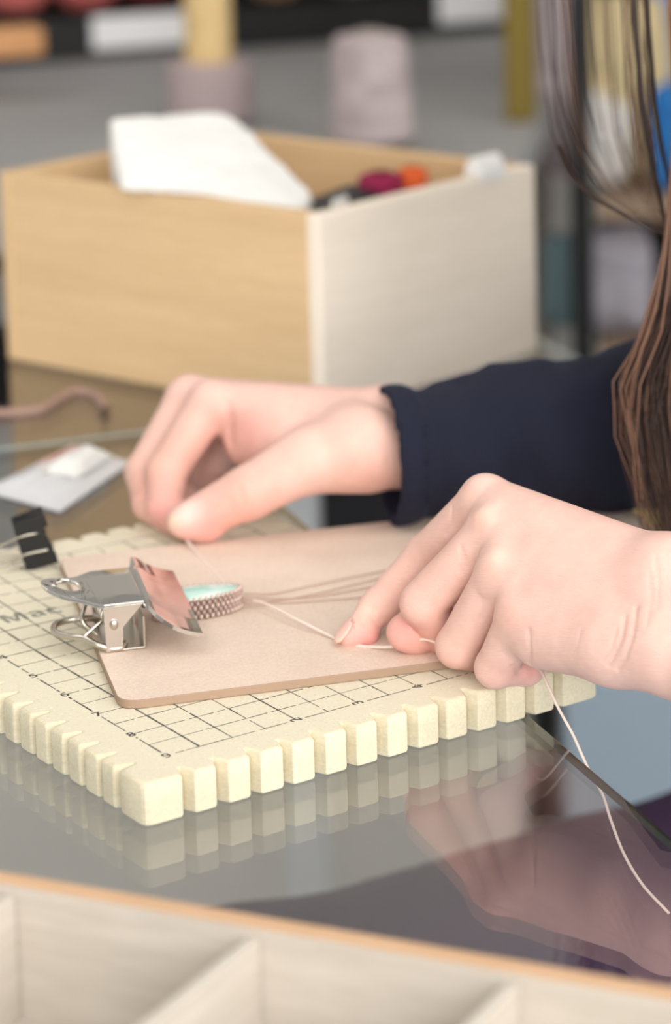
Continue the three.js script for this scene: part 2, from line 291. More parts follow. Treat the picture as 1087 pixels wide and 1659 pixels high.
// ---------------------------------------------------------------- clipboard and its clip
const UA = 0.3698, UD = V(Math.cos(UA), 0, -Math.sin(UA)), ND_ = V(-Math.sin(UA), 0, -Math.cos(UA));
const CB = (u, n, y) => C0.clone().addScaledVector(UD, u).addScaledVector(ND_, n).setY(T + y);
const cb = thing('clipboard', 'tan hardboard clipboard with a chrome clip lying on the foam board', 'clipboard');
cb.position.copy(C0).setY(T + FTH + 0.0002); cb.rotation.y = UA;
{
  const s = new THREE.Shape(), u0 = 0.0024, u1 = 0.2445, n0 = 0.0708, n1 = 0.2494, r = 0.009;
  s.moveTo(u0 + r, n0); s.lineTo(u1 - r, n0); s.quadraticCurveTo(u1, n0, u1, n0 + r); s.lineTo(u1, n1 - r); s.quadraticCurveTo(u1, n1, u1 - r, n1); s.lineTo(u0 + r, n1); s.quadraticCurveTo(u0, n1, u0, n1 - r); s.lineTo(u0, n0 + r); s.quadraticCurveTo(u0, n0, u0 + r, n0);
  const g = new THREE.ExtrudeGeometry(s, { depth: 0.0026, bevelEnabled: true, bevelThickness: 0.0003, bevelSize: 0.0003, bevelOffset: -0.0003, bevelSegments: 2, curveSegments: 10 }).translate(0, 0, 0.0003).rotateX(-Math.PI / 2);
  const p = g.attributes.position, uv = g.attributes.uv; for (let i = 0; i < p.count; i++) uv.setXY(i, p.getX(i) / 0.09, (p.getZ(i) + p.getY(i)) / 0.09);
  mesh('board', g, [mdf, mdfEdge], cb);
}
{ // clip, in the clipboard's own axes: x along the board, -z across it, y from the foam top
  const b0 = 0.0034, clip = new THREE.Group(); clip.name = 'clip'; clip.userData.label = 'chrome spring clip with a flared jaw and wire ring'; cb.add(clip);
  clip.position.set(0, b0, -0.1435);
  // top plate: outline with round tail and hole, extruded thin; heights from the board top
  const th = 0.0013, hP = 0.0182;
  const sh = new THREE.Shape(); const hw = 0.0195;
  sh.moveTo(0.0195, -hw); sh.lineTo(0.0195, hw); sh.lineTo(0.005, hw); sh.bezierCurveTo(0.0015, hw * 0.93, 0.0005, 0.0145, -0.004, 0.0125); sh.bezierCurveTo(-0.0195, 0.0085, -0.0195, -0.0085, -0.004, -0.0125); sh.bezierCurveTo(0.0005, -0.0145, 0.0015, -hw * 0.93, 0.005, -hw); sh.lineTo(0.0195, -hw);
  const hole = new THREE.Path(); hole.absellipse(-0.0055, 0, 0.0046, 0.0066, 0, Math.PI * 2, true); sh.holes.push(hole);
  const flat = (shape, depth, tess) => { let g = new THREE.ExtrudeGeometry(shape, { depth, bevelEnabled: true, bevelThickness: 0.0004, bevelSize: 0.0004, bevelOffset: -0.0004, bevelSegments: 3, curveSegments: 16 }); if (tess) g = new TessellateModifier(tess, 5).modify(g); return g.rotateX(-Math.PI / 2); };
  const pg = flat(sh, th - 0.0005, 0.003);
  { const p = pg.attributes.position; for (let i = 0; i < p.count; i++) { const x = p.getX(i), z = p.getZ(i); let y = p.getY(i) + hP; if (x < 0.003) { const q = 0.003 - x; y += q * q * 9.5 + q * 0.06; } const d = Math.hypot((x + 0.0055) / 0.0075, z / 0.0082); if (d < 1.25 && d > 0.4) y += 0.0012 * Math.exp(-((d - 0.82) ** 2) / 0.035); p.setY(i, y + z * -0.03); } }
  let pgn = mergeVertices(pg.deleteAttribute('normal').deleteAttribute('uv'), 1e-6); pgn = toCreasedNormals(pgn, 0.7);
  const plate = mesh('top_plate', pgn, chrome, clip);
  // flared jaw: swept profile widening away from the plate
  { const prof = [[0.0192, 0.0184, 0.0195], [0.0207, 0.0192, 0.0225], [0.0222, 0.0192, 0.0315], [0.0245, 0.0176, 0.0338], [0.0275, 0.0152, 0.034], [0.0305, 0.0134, 0.034], [0.0335, 0.0121, 0.034], [0.036, 0.0112, 0.034], [0.0385, 0.0106, 0.034]], NA = 28, P2 = [], I2 = [];
    for (const off of [0, -th]) prof.forEach(([x, y, w]) => { for (let k = 0; k <= NA; k++) { const z = (k / NA * 2 - 1) * w; P2.push(x + off * 0.4, y + off - z * 0.05 - (z / 0.034) ** 2 * 0.0006, z); } });
    const n = prof.length, W = NA + 1, ix = (l, i, k) => l * n * W + i * W + k;
    for (let i = 0; i < n - 1; i++) for (let k = 0; k < NA; k++) { I2.push(ix(0, i, k), ix(0, i, k + 1), ix(0, i + 1, k + 1), ix(0, i, k), ix(0, i + 1, k + 1), ix(0, i + 1, k)); I2.push(ix(1, i, k), ix(1, i + 1, k + 1), ix(1, i, k + 1), ix(1, i, k), ix(1, i + 1, k), ix(1, i + 1, k + 1)); }
    for (let i = 0; i < n - 1; i++) { I2.push(ix(0, i, 0), ix(0, i + 1, 0), ix(1, i + 1, 0), ix(0, i, 0), ix(1, i + 1, 0), ix(1, i, 0)); I2.push(ix(0, i, NA), ix(1, i + 1, NA), ix(0, i + 1, NA), ix(0, i, NA), ix(1, i, NA), ix(1, i + 1, NA)); }
    for (let k = 0; k < NA; k++) I2.push(ix(0, n - 1, k), ix(0, n - 1, k + 1), ix(1, n - 1, k + 1), ix(0, n - 1, k), ix(1, n - 1, k + 1), ix(1, n - 1, k));
    const g = new THREE.BufferGeometry(); g.setAttribute('position', new THREE.Float32BufferAttribute(P2, 3)); g.setIndex(I2); g.computeVertexNormals(); mesh('flared_jaw', toCreasedNormals(g, 0.8), chrome, clip); }
  // side ears, pins and lower bracket, one pair per side
  for (const sgn of [1, -1]) {
    const e = new THREE.Shape(); e.moveTo(0.0045, hP); e.lineTo(0.0188, hP); e.lineTo(0.0115, 0.0098); e.lineTo(0.0112, 0.0012); e.lineTo(0.0052, 0.0012); e.lineTo(0.005, 0.0098); e.lineTo(0.0045, hP);
    const g = new THREE.ExtrudeGeometry(e, { depth: 0.0007, bevelEnabled: true, bevelThickness: 0.0001, bevelSize: 0.0001, bevelSegments: 1 }).translate(0, 0, -0.00035); const m = mesh('side_ear', g, chrome, clip); m.position.set(0, sgn * -0.0006, sgn * 0.0192);
    mesh('pivot_pin', new THREE.SphereGeometry(0.0016, 16, 10).scale(1, 1.3, 0.7).translate(0.0082, 0.0108, sgn * 0.0198), steel, clip);
    mesh('bracket_flange', rbox(0.0009, 0.0122, 0.012, 0.0004, 0.0192, 0.0065, sgn * 0.0135), steel, clip);
  }
  mesh('bracket_base', rbox(0.0145, 0.0008, 0.039, 0.0003, 0.0122, 0.0005, 0), steel, clip);
  { const pts = []; const coil = []; for (let i = 0; i <= 70; i++) { const a = i / 70 * Math.PI * 10, z = -0.011 + 0.022 * i / 70; coil.push(V(0.0082 + Math.cos(a) * 0.0031, 0.0108 + Math.sin(a) * 0.0031, z)); } mesh('spring', tube(coil, 0.0007, false, 280, 6), steel, clip); }
  mesh('spring_arm', tube([V(0.008, 0.0125, 0.012), V(0.003, 0.0095, 0.0135), V(-0.002, 0.006, 0.0145)], 0.0007), steel, clip);
  mesh('wire_ring', tube([V(0.0125, 0.0022, 0.0165), V(0.0105, 0.0012, 0.0185), V(0.007, 0.0012, 0.0185), V(0.002, 0.003, 0.0172), V(-0.002, 0.0048, 0.0135), V(-0.006, 0.0048, 0.0105), V(-0.0095, 0.0045, 0.006), V(-0.0115, 0.0045, -0.0005), V(-0.0095, 0.0045, -0.0075), V(-0.004, 0.0048, -0.0095), V(0.001, 0.005, -0.0085), V(0.005, 0.0035, -0.0115), V(0.007, 0.0012, -0.0175), V(0.0105, 0.0012, -0.0185), V(0.0125, 0.0022, -0.0165)], 0.0013, false, 160, 10), steel, clip);
  mesh('clip_tongue', tube([V(0.006, 0.017, -0.012), V(0.001, 0.0125, -0.004), V(-0.001, 0.007, 0.001), V(0.004, 0.0015, 0.002)], 0.0009), steel, clip);
}

// ---------------------------------------------------------------- cabochon with knotted border, held in the jaw
{
  const t = thing('cabochon_pendant', 'small oval turquoise cabochon in a knotted thread border, held in the clip', 'pendant');
  t.position.copy(CB(0.0445, 0.1575, FTH + 0.0036)); t.rotation.y = UA + 0.13;
  const dome = new THREE.SphereGeometry(1, 48, 16, 0, Math.PI * 2, 0, Math.PI / 2).scale(0.0168, 0.0028, 0.0078).translate(0, 0.0078, 0);
  const stoneTex = dataTex(256, 256, (u, v) => { const a = noise3(u * 7, v * 7, 2), b = noise3(u * 19, v * 19, 6); return [clamp(186 + 26 * a + 12 * b), clamp(214 + 8 * a + 5 * b), clamp(204 + 12 * a + 6 * b)]; });
  mesh('stone', dome, phys({ map: stoneTex, roughness: 0.2, clearcoat: 0.5 }), t);
  mesh('backing', new THREE.CylinderGeometry(1, 1, 0.0076, 40).scale(0.0166, 1, 0.0077).translate(0, 0.004, 0), std({ color: '#6d5a52', roughness: 0.9 }), t);
  const knots = [[], []], kg = new THREE.SphereGeometry(0.001, 8, 6);
  for (let row = 0; row < 5; row++) for (let i = 0; i < 46; i++) { const a = (i + (row % 2) * 0.5) / 46 * Math.PI * 2, k = kg.clone().scale(0.8, 1.0, 0.72); k.rotateY(-a); k.translate(Math.cos(a) * 0.0172, 0.0011 + row * 0.0018, Math.sin(a) * 0.0082); knots[row % 2].push(k); }
  const ka = mesh('knotted_border', mergeGeometries(knots[0]), std({ color: '#cbb4aa', roughness: 0.8 }), t), kb = mesh('knotted_border', mergeGeometries(knots[1]), std({ color: '#b29a92', roughness: 0.8 }), t);
  for (const k of [ka, kb]) k.userData.kind = 'stuff';
}

// ---------------------------------------------------------------- person
const person = thing('person', 'person in a navy sweater and plum trousers knotting thread with both bare hands', 'person');
const lin = (h) => { const c = new THREE.Color(h); return [c.r, c.g, c.b]; };
const mixc = (a, b, t) => [a[0] + (b[0] - a[0]) * t, a[1] + (b[1] - a[1]) * t, a[2] + (b[2] - a[2]) * t];
const skinBump = dataTex(512, 512, (u, v) => { const k = (a, b, s) => noise3(a, b, s), q = 128 + 46 * k(u * 46 + 3 * k(u * 9, v * 9, 1), v * 64, 2) + 34 * k(u * 90, v * 110, 6) - 40 * Math.max(0, 0.25 - Math.abs(k(u * 26, v * 30, 9))) * 4; const c = clamp(q); return [c, c, c]; }, false);
const skinM = phys({ vertexColors: true, bumpMap: skinBump, bumpScale: 0.00016, roughness: 0.52, specularIntensity: 0.55, sheen: 0.15, sheenRoughness: 0.6, sheenColor: new THREE.Color('#ffd8cc') });
// joints of the left hand (near the camera) and of the right hand
const J = (px, py, d) => at(px, py, d);
const mm = 0.001;
function hand(j) {                                  // j: wrist, radial / ulnar wrist, MCP..tip chains
  const fingers = j.fingers.map((ch) => union(ch.slice(1).map((q, i) => cap(ch[i][0], q[0], ch[i][1] * mm, q[1] * mm)), 2.2 * mm));
  const pads = (j.pads || []).map(([fi, c, r]) => [fi, ball(c, r * mm)]);
  for (const [fi, s] of pads) { const f0 = fingers[fi]; fingers[fi] = (x, y, z) => smin(f0(x, y, z), s(x, y, z), 4 * mm); }
  const palm = union(j.palm.map(([a, b, ra, rb]) => cap(a, b, ra * mm, rb * mm)), 9 * mm);
  const fu = union(fingers, 0.9 * mm);
  const nails = (j.nails || []).map(([c, n, ax, a, b]) => { const z = n.clone().normalize(), x = ax.clone().addScaledVector(z, -ax.dot(z)).normalize(), y = z.clone().cross(x); return ell(c, V(a * mm, b * mm, 1.25 * mm), new THREE.Quaternion().setFromRotationMatrix(new THREE.Matrix4().makeBasis(x, y, z))); });
  return (x, y, z) => { let d = smin(palm(x, y, z), fu(x, y, z), 3.2 * mm); for (const n of nails) d = smin(d, n(x, y, z), 0.6 * mm); return d; };
}
// left hand
const L = {
  iM: J(787, 812, 1.045), iP: J(692, 900, 1.068), iD: J(612, 984, 1.066), iT: J(567, 1034, 1.057),
  mM: J(802, 860, 1.030), mP: J(686, 977, 1.038), mD: J(733, 1045, 1.052), mT: J(790, 1040, 1.062),
  rM: J(815, 928, 1.015), rP: J(743, 1046, 1.031), rD: J(800, 1066, 1.047), rT: J(842, 1045, 1.055),
  lM: J(845, 1000, 1.004), lP: J(803, 1081, 1.017), lD: J(852, 1080, 1.030), lT: J(880, 1060, 1.040),
  tC: J(930, 980, 1.040), tM: J(820, 1000, 1.070), tI: J(728, 1022, 1.058), tT: J(657, 1024, 1.046),
  wr: J(1085, 940, 0.985), wm: J(1090, 1000, 0.980), wu: J(1085, 1053, 0.968), hy: J(880, 1036, 1.002), hy2: J(1000, 1046, 0.980),
};
const elbL = V(0.19, T - 0.05, -0.92);
const leftHand0 = hand({
  fingers: [
    [[L.iM, 9.6], [L.iP, 8.2], [L.iD, 7.0], [L.iT, 4.3]],
    [[L.mM, 9.8], [L.mP, 8.4], [L.mD, 7.6], [L.mT, 6.6]],
    [[L.rM, 9.6], [L.rP, 8.2], [L.rD, 7.3], [L.rT, 6.4]],
    [[L.lM, 9.0], [L.lP, 7.4], [L.lD, 6.8], [L.lT, 5.8]],
    [[L.tM, 9.6], [L.tI, 8.4], [L.tT, 7.2]],
  ],
  nails: [[J(556, 1023, 1.0535), V(-0.66, 0.70, 0.28), L.iT.clone().sub(L.iD), 6.0, 4.4]],
  pads: [[0, J(590, 1026, 1.058), 5.6], [4, J(676, 1030, 1.048), 6.6]],
  palm: [
    [L.iM, L.wr, 9.6, 13.5], [L.mM, L.wm, 9.8, 15], [L.rM, L.wm, 9.6, 15], [L.lM, L.wu, 9.0, 12.5],
    [L.hy, L.hy2, 10.5, 12.5], [L.hy2, L.wu, 12, 12.5], [L.tM, L.tC, 11, 14], [L.tC, L.wr, 14, 13],
    [L.wr, J(1180, 985, 0.975), 13.5, 17], [L.wm, J(1190, 1030, 0.968), 15, 20], [L.wu, J(1190, 1100, 0.955), 12.5, 17],
    [J(1180, 985, 0.975), elbL, 17, 34], [J(1190, 1100, 0.955), elbL, 17, 34],
  ],
});
// right hand
const Rh = {
  iM: J(342, 652, 1.220), iP: J(270, 764, 1.213), iD: J(268, 822, 1.200), iT: J(300, 852, 1.192),
  mM: J(306, 645, 1.238), mP: J(236, 764, 1.230), mD: J(245, 815, 1.215), mT: J(285, 850, 1.207),
  rM: J(318, 666, 1.256), rP: J(272, 782, 1.246), rD: J(312, 828, 1.232), rT: J(360, 832, 1.226),
  lM: J(372, 688, 1.268), lP: J(335, 785, 1.262), lD: J(372, 812, 1.248), lT: J(415, 800, 1.240),
  tC: J(585, 724, 1.195), tM: J(500, 744, 1.190), tI: J(402, 799, 1.182), tT: J(312, 842, 1.178),
  wr: J(630, 700, 1.195), wt: J(630, 668, 1.215), wb: J(630, 735, 1.225),
};
const elbR = J(1330, 665, 1.27);
const cuffR = J(626, 738, 1.202);
const rightHand0 = hand({
  fingers: [
    [[Rh.iM, 9.6], [Rh.iP, 8.8], [Rh.iD, 8.0], [Rh.iT, 6.6]],
    [[Rh.mM, 9.8], [Rh.mP, 8.8], [Rh.mD, 8.0], [Rh.mT, 6.6]],
    [[Rh.rM, 9.6], [Rh.rP, 8.4], [Rh.rD, 7.6], [Rh.rT, 6.4]],
    [[Rh.lM, 8.8], [Rh.lP, 7.6], [Rh.lD, 6.8], [Rh.lT, 5.8]],
    [[Rh.tM, 13.6], [Rh.tI, 11.4], [Rh.tT, 8.8]],
  ],
  nails: [[J(303, 833, 1.1715), V(-0.3, 0.45, 0.84), Rh.tT.clone().sub(Rh.tI), 7.5, 5.8]],
  pads: [[4, J(335, 850, 1.180), 7.5], [4, J(292, 846, 1.177), 5.5]],
  palm: [
    [Rh.iM, Rh.wt, 9.6, 10], [Rh.mM, J(630, 680, 1.230), 9.8, 13], [Rh.rM, Rh.wb, 9.6, 13], [Rh.lM, J(640, 750, 1.240), 9, 12],
    [J(440, 690, 1.215), J(560, 700, 1.205), 8.5, 14], [Rh.tM, Rh.tC, 12.5, 15], [J(500, 752, 1.192), J(590, 745, 1.200), 11, 13.5],
    [Rh.tC, J(650, 738, 1.202), 15, 13], [Rh.wt, J(700, 718, 1.215), 10, 13], [Rh.wb, J(700, 752, 1.215), 13, 13],
    [J(395, 672, 1.226), J(470, 690, 1.215), 8.5, 10], [J(398, 728, 1.222), J(470, 735, 1.212), 7.5, 11], [J(402, 700, 1.224), J(470, 722, 1.212), 8.5, 11], [J(400, 690, 1.25), J(560, 745, 1.235), 11, 14], [J(700, 730, 1.215), elbR, 14, 26],
  ],
});
// knuckles, tendons and creases are laid on the skin of these first fields
function sculpt(f, bumps, creases) {
  const B = bumps.map(([px, py, r, h]) => [surf(f, px, py), r * mm, h * mm]).filter((b) => b[0]);
  const Cc = creases.map(({ pts, w, d }) => { const fine = []; for (let i = 1; i < pts.length; i++) { const n = Math.ceil(Math.hypot(pts[i][0] - pts[i - 1][0], pts[i][1] - pts[i - 1][1]) / 5); for (let k = i > 1 ? 1 : 0; k <= n; k++) fine.push([pts[i - 1][0] + (pts[i][0] - pts[i - 1][0]) * k / n, pts[i - 1][1] + (pts[i][1] - pts[i - 1][1]) * k / n]); } const q = fine.map(([x, y]) => surf(f, x, y)).filter(Boolean); const segs = []; for (let i = 1; i < q.length; i++) if (q[i].distanceTo(q[i - 1]) < 0.008) segs.push(cap(q[i - 1], q[i], 0)); return { segs, w: w * mm, d: d * mm }; });
  return (x, y, z) => {
    let d = f(x, y, z); if (Math.abs(d) > 0.006) return d;
    for (const [c, r, h] of B) { const q = ((x - c.x) ** 2 + (y - c.y) ** 2 + (z - c.z) ** 2) / (r * r); if (q < 6) d -= h * Math.exp(-q); }
    for (const c of Cc) { let m = 9; for (const s of c.segs) { const q = s(x, y, z); if (q < m) m = q; } m /= c.w; if (m < 3) d += c.d * Math.exp(-m * m); }
    return d;
  };
}
const leftHand = sculpt(leftHand0,
  [[786, 830, 4.5, 1.0], [772, 838, 4, 0.6], [800, 903, 4.5, 1.1], [770, 778, 5, 0.7], [832, 992, 5.5, 0.7], [838, 868, 6, -0.7], [752, 915, 4, -0.8], [779, 975, 3.5, -0.8], [735, 852, 4, -0.6], [845, 935, 6, -0.6], [870, 850, 9, 0.5], [900, 900, 9, 0.4], [680, 930, 6, 0.4]],
  [{ pts: [[1012, 1000], [1006, 1035], [994, 1062], [985, 1078]], w: 1.0, d: 0.7 }, { pts: [[1030, 985], [1024, 1030], [1012, 1066], [1000, 1085]], w: 1.1, d: 0.8 }, { pts: [[1052, 930], [1054, 970], [1048, 1010]], w: 1.0, d: 0.35 }, { pts: [[998, 1020], [990, 1050], [975, 1068]], w: 0.9, d: 0.4 },
    { pts: [[856, 1022], [857, 1050], [857, 1076]], w: 1.0, d: 0.8 }, { pts: [[830, 1080], [838, 1088], [850, 1092]], w: 1.0, d: 0.7 }, { pts: [[745, 885], [751, 912], [748, 925]], w: 0.9, d: 0.8 }, { pts: [[776, 968], [781, 990], [779, 1003]], w: 0.9, d: 0.9 }, { pts: [[731, 822], [729, 848], [722, 866]], w: 0.9, d: 0.8 }, { pts: [[1060, 900], [1066, 945], [1062, 985]], w: 0.9, d: 0.3 }, { pts: [[940, 1020], [935, 1045], [925, 1062]], w: 0.8, d: 0.25 }, { pts: [[576, 994], [580, 1002], [588, 1010]], w: 0.7, d: 0.5 }, { pts: [[603, 985], [609, 996], [618, 1004]], w: 0.8, d: 0.6 }, { pts: [[598, 992], [604, 1002], [612, 1010]], w: 0.7, d: 0.45 }]);
const rightHand = sculpt(rightHand0, [[300, 632, 8, 0.6], [400, 795, 8, 0.4], [560, 690, 14, 0.6]],
  [{ pts: [[368, 655], [372, 690], [372, 715]], w: 2.0, d: 1.2 }, { pts: [[385, 790], [392, 806], [396, 820]], w: 1.5, d: 0.4 }, { pts: [[590, 700], [585, 740], [565, 775]], w: 2.0, d: 0.7 }]);
// rest of the body: head, neck, trunk, arms, thighs, shins
const shL = V(0.25, T + 0.21, -1.13), shR = V(0.06, T + 0.24, -1.44), neckB = V(0.145, T + 0.29, -1.29), headC = V(0.045, T + 0.455, -1.225);
const hipL = V(0.22, T - 0.235, -1.46), hipR = V(0.13, T - 0.26, -1.62), kneeL = V(-0.245, T - 0.262, -1.19), kneeR = V(-0.10, T - 0.44, -1.34);
const footL = V(-0.20, 0.06, -1.14), footR = V(0.06, 0.06, -1.42);
const fwd = V(-0.82, -0.25, 0.52).normalize(), left = V(0.535, 0, 0.845), upH = new THREE.Vector3().crossVectors(left, fwd).multiplyScalar(-1).normalize();
if (upH.y < 0) upH.negate();
const hd = (a, b, c) => headC.clone().addScaledVector(fwd, a).addScaledVector(left, b).addScaledVector(upH, c);
const qHead = new THREE.Quaternion().setFromRotationMatrix(new THREE.Matrix4().makeBasis(left, upH, fwd.clone()));
const headF0 = union([ell(hd(-0.012, 0, 0.025), V(0.076, 0.092, 0.095), qHead), ell(hd(0.028, 0, -0.045), V(0.056, 0.070, 0.064), qHead), cap(hd(-0.02, 0, -0.05), neckB, 0.05, 0.056)], 0.03);
const headF1 = union([headF0, cap(hd(0.086, 0, 0.018), hd(0.108, 0, -0.022), 0.007, 0.012), ball(hd(0.096, 0.012, -0.024), 0.008), ball(hd(0.096, -0.012, -0.024), 0.008), cap(hd(0.086, -0.016, -0.058), hd(0.086, 0.016, -0.058), 0.006), cap(hd(0.083, -0.014, -0.067), hd(0.083, 0.014, -0.067), 0.007), ball(hd(0.072, 0, -0.098), 0.016),
  cap(hd(0.076, -0.045, 0.028), hd(0.080, -0.015, 0.026), 0.007), cap(hd(0.076, 0.045, 0.028), hd(0.080, 0.015, 0.026), 0.007), ell(hd(-0.01, 0.078, -0.008), V(0.008, 0.031, 0.018), qHead), ell(hd(-0.01, -0.078, -0.008), V(0.008, 0.031, 0.018), qHead)], 0.008);
const headF = (x, y, z) => { let d = headF1(x, y, z); for (const s of [-1, 1]) { const c = hd(0.083, s * 0.032, 0.006), q = ((x - c.x) ** 2 + (y - c.y) ** 2 + (z - c.z) ** 2) / 0.00026; if (q < 6) d += 0.007 * Math.exp(-q); } for (const s of [-1, 1]) { const c = hd(0.074, s * 0.032, 0.004); d = smin(d, Math.hypot(x - c.x, y - c.y, z - c.z) - 0.0115, 0.003); } return d; };
const chest = V(0.16, T + 0.16, -1.31), waist = V(0.185, T - 0.05, -1.45), pelvis = V(0.165, T - 0.20, -1.53);
const fl = (a, s, b) => a.clone().addScaledVector(left, s).addScaledVector(fwd, b || 0);
const bodyF = union([cap(fl(chest, 0.08), fl(waist, 0.06), 0.10, 0.095), cap(fl(chest, -0.08), fl(waist, -0.06), 0.10, 0.095), cap(fl(waist, 0.06), fl(pelvis, 0.07), 0.095, 0.11), cap(fl(waist, -0.06), fl(pelvis, -0.07), 0.095, 0.11), cap(neckB, chest, 0.055, 0.09), cap(shL, shR, 0.06, 0.06),
  cap(shL, elbL, 0.05, 0.04), cap(shR, elbR, 0.05, 0.037), cap(elbR, J(740, 733, 1.215), 0.026, 0.010),
  cap(hipL, kneeL, 0.078, 0.058), cap(hipR, kneeR, 0.078, 0.058), cap(kneeL, footL.clone().setY(0.1), 0.055, 0.036), cap(kneeR, footR.clone().setY(0.1), 0.055, 0.036)], 0.035);
{
  const base = lin('#e4bcb0'), pink = lin('#e0918c'), pale = lin('#f1d6bd'), rose = lin('#dda596'), nail = lin('#f0c4ba'), lip = lin('#c27468');
  const spot = (f, px, py, r, c, a) => { const q = surf(f, px, py); return q ? [q, r * mm, c, a] : null; };
  const sl = [[588, 1036, 8, pink, 0.7], [604, 1026, 9, pink, 0.45], [648, 1015, 9, pink, 0.5], [680, 1030, 10, pink, 0.4], [590, 995, 6, pale, 0.4], [700, 1045, 9, rose, 0.4], [778, 830, 4.5, pale, 0.3], [800, 903, 4.5, pale, 0.32], [775, 845, 5, rose, 0.4], [795, 925, 6, rose, 0.4], [845, 880, 14, lin('#dcc0b2'), 0.35], [820, 1000, 9, rose, 0.35], [830, 1092, 10, rose, 0.55], [860, 1088, 7, pink, 0.5], [700, 930, 14, rose, 0.22], [750, 1080, 10, rose, 0.3], [660, 930, 10, rose, 0.25], [690, 850, 12, rose, 0.2], [553, 1024, 5.2, nail, 0.95], [546, 1036, 2.2, pale, 0.6]].map((s) => spot(leftHand, ...s)).filter(Boolean);
  const sr = [[310, 840, 6, pink, 0.3], [340, 850, 12, pink, 0.7], [380, 830, 14, rose, 0.7], [420, 800, 14, rose, 0.5], [230, 790, 14, rose, 0.7], [260, 830, 12, pink, 0.6], [320, 740, 14, rose, 0.6], [400, 700, 14, pink, 0.45], [350, 700, 12, rose, 0.45], [270, 760, 14, rose, 0.4], [600, 780, 14, rose, 0.6], [300, 832, 6.5, lin('#f6d3ca'), 0.9], [280, 843, 3.5, pale, 0.8]].map((s) => spot(rightHand, ...s)).filter(Boolean);
  const tint = (S) => (x, y, z) => { let c = base; for (const [p, r, k, a] of S) { const q = ((x - p.x) ** 2 + (y - p.y) ** 2 + (z - p.z) ** 2) / (r * r); if (q < 4) c = mixc(c, k, a * Math.exp(-q)); } const n = 0.03 * noise3(x * 160, y * 160, z * 160) + 0.025 * noise3(x * 500, y * 500, z * 500); return [c[0] * (1 + n), c[1] * (1 + n * 1.4), c[2] * (1 + n * 1.4)]; };
  const gL = nets(leftHand, V(-0.185, T + 0.004, -1.075), V(0.05, T + 0.105, -0.86), 0.0011, tint(sl));
  const gR = nets(rightHand, V(-0.30, T + 0.004, -1.27), V(-0.13, T + 0.105, -1.08), 0.0016, tint(sr));
  const gH = nets(headF, V(-0.11, T + 0.29, -1.42), V(0.22, T + 0.59, -1.08), 0.004, (x, y, z) => { const p = hd(0.09, 0, -0.062); const q = ((x - p.x) ** 2 + (y - p.y) ** 2 + (z - p.z) ** 2) / 0.0003; return mixc(base, lip, 0.8 * Math.exp(-q * q)); });
  const gB = nets(bodyF, V(-0.46, 0.03, -1.78), V(0.36, T + 0.36, -0.84), 0.014, () => base);
  const gF = nets(union([cap(J(1188, 985, 0.975), elbL, 0.0172, 0.034), cap(J(1196, 1100, 0.955), elbL, 0.0172, 0.034)], 0.009), V(-0.03, T - 0.11, -0.99), V(0.25, T + 0.09, -0.84), 0.004, () => base);
  const skinG = mergeGeometries([gL, gR, gF, gH, gB]); { const q = skinG.attributes.position, uv = new Float32Array(q.count * 2); for (let i = 0; i < q.count; i++) { uv[2 * i] = (q.getX(i) * 0.8 - q.getZ(i) * 0.6) / 0.034; uv[2 * i + 1] = (q.getY(i) - 0.35 * q.getZ(i)) / 0.034; } skinG.setAttribute('uv', new THREE.BufferAttribute(uv, 2)); }
  mesh('body', skinG, skinM, person, 'light-skinned body with both hands knotting');
}
const sweaterM = phys({ color: '#11152a', roughness: 0.95, sheen: 0.5, sheenRoughness: 0.5, sheenColor: new THREE.Color('#4a5590') });
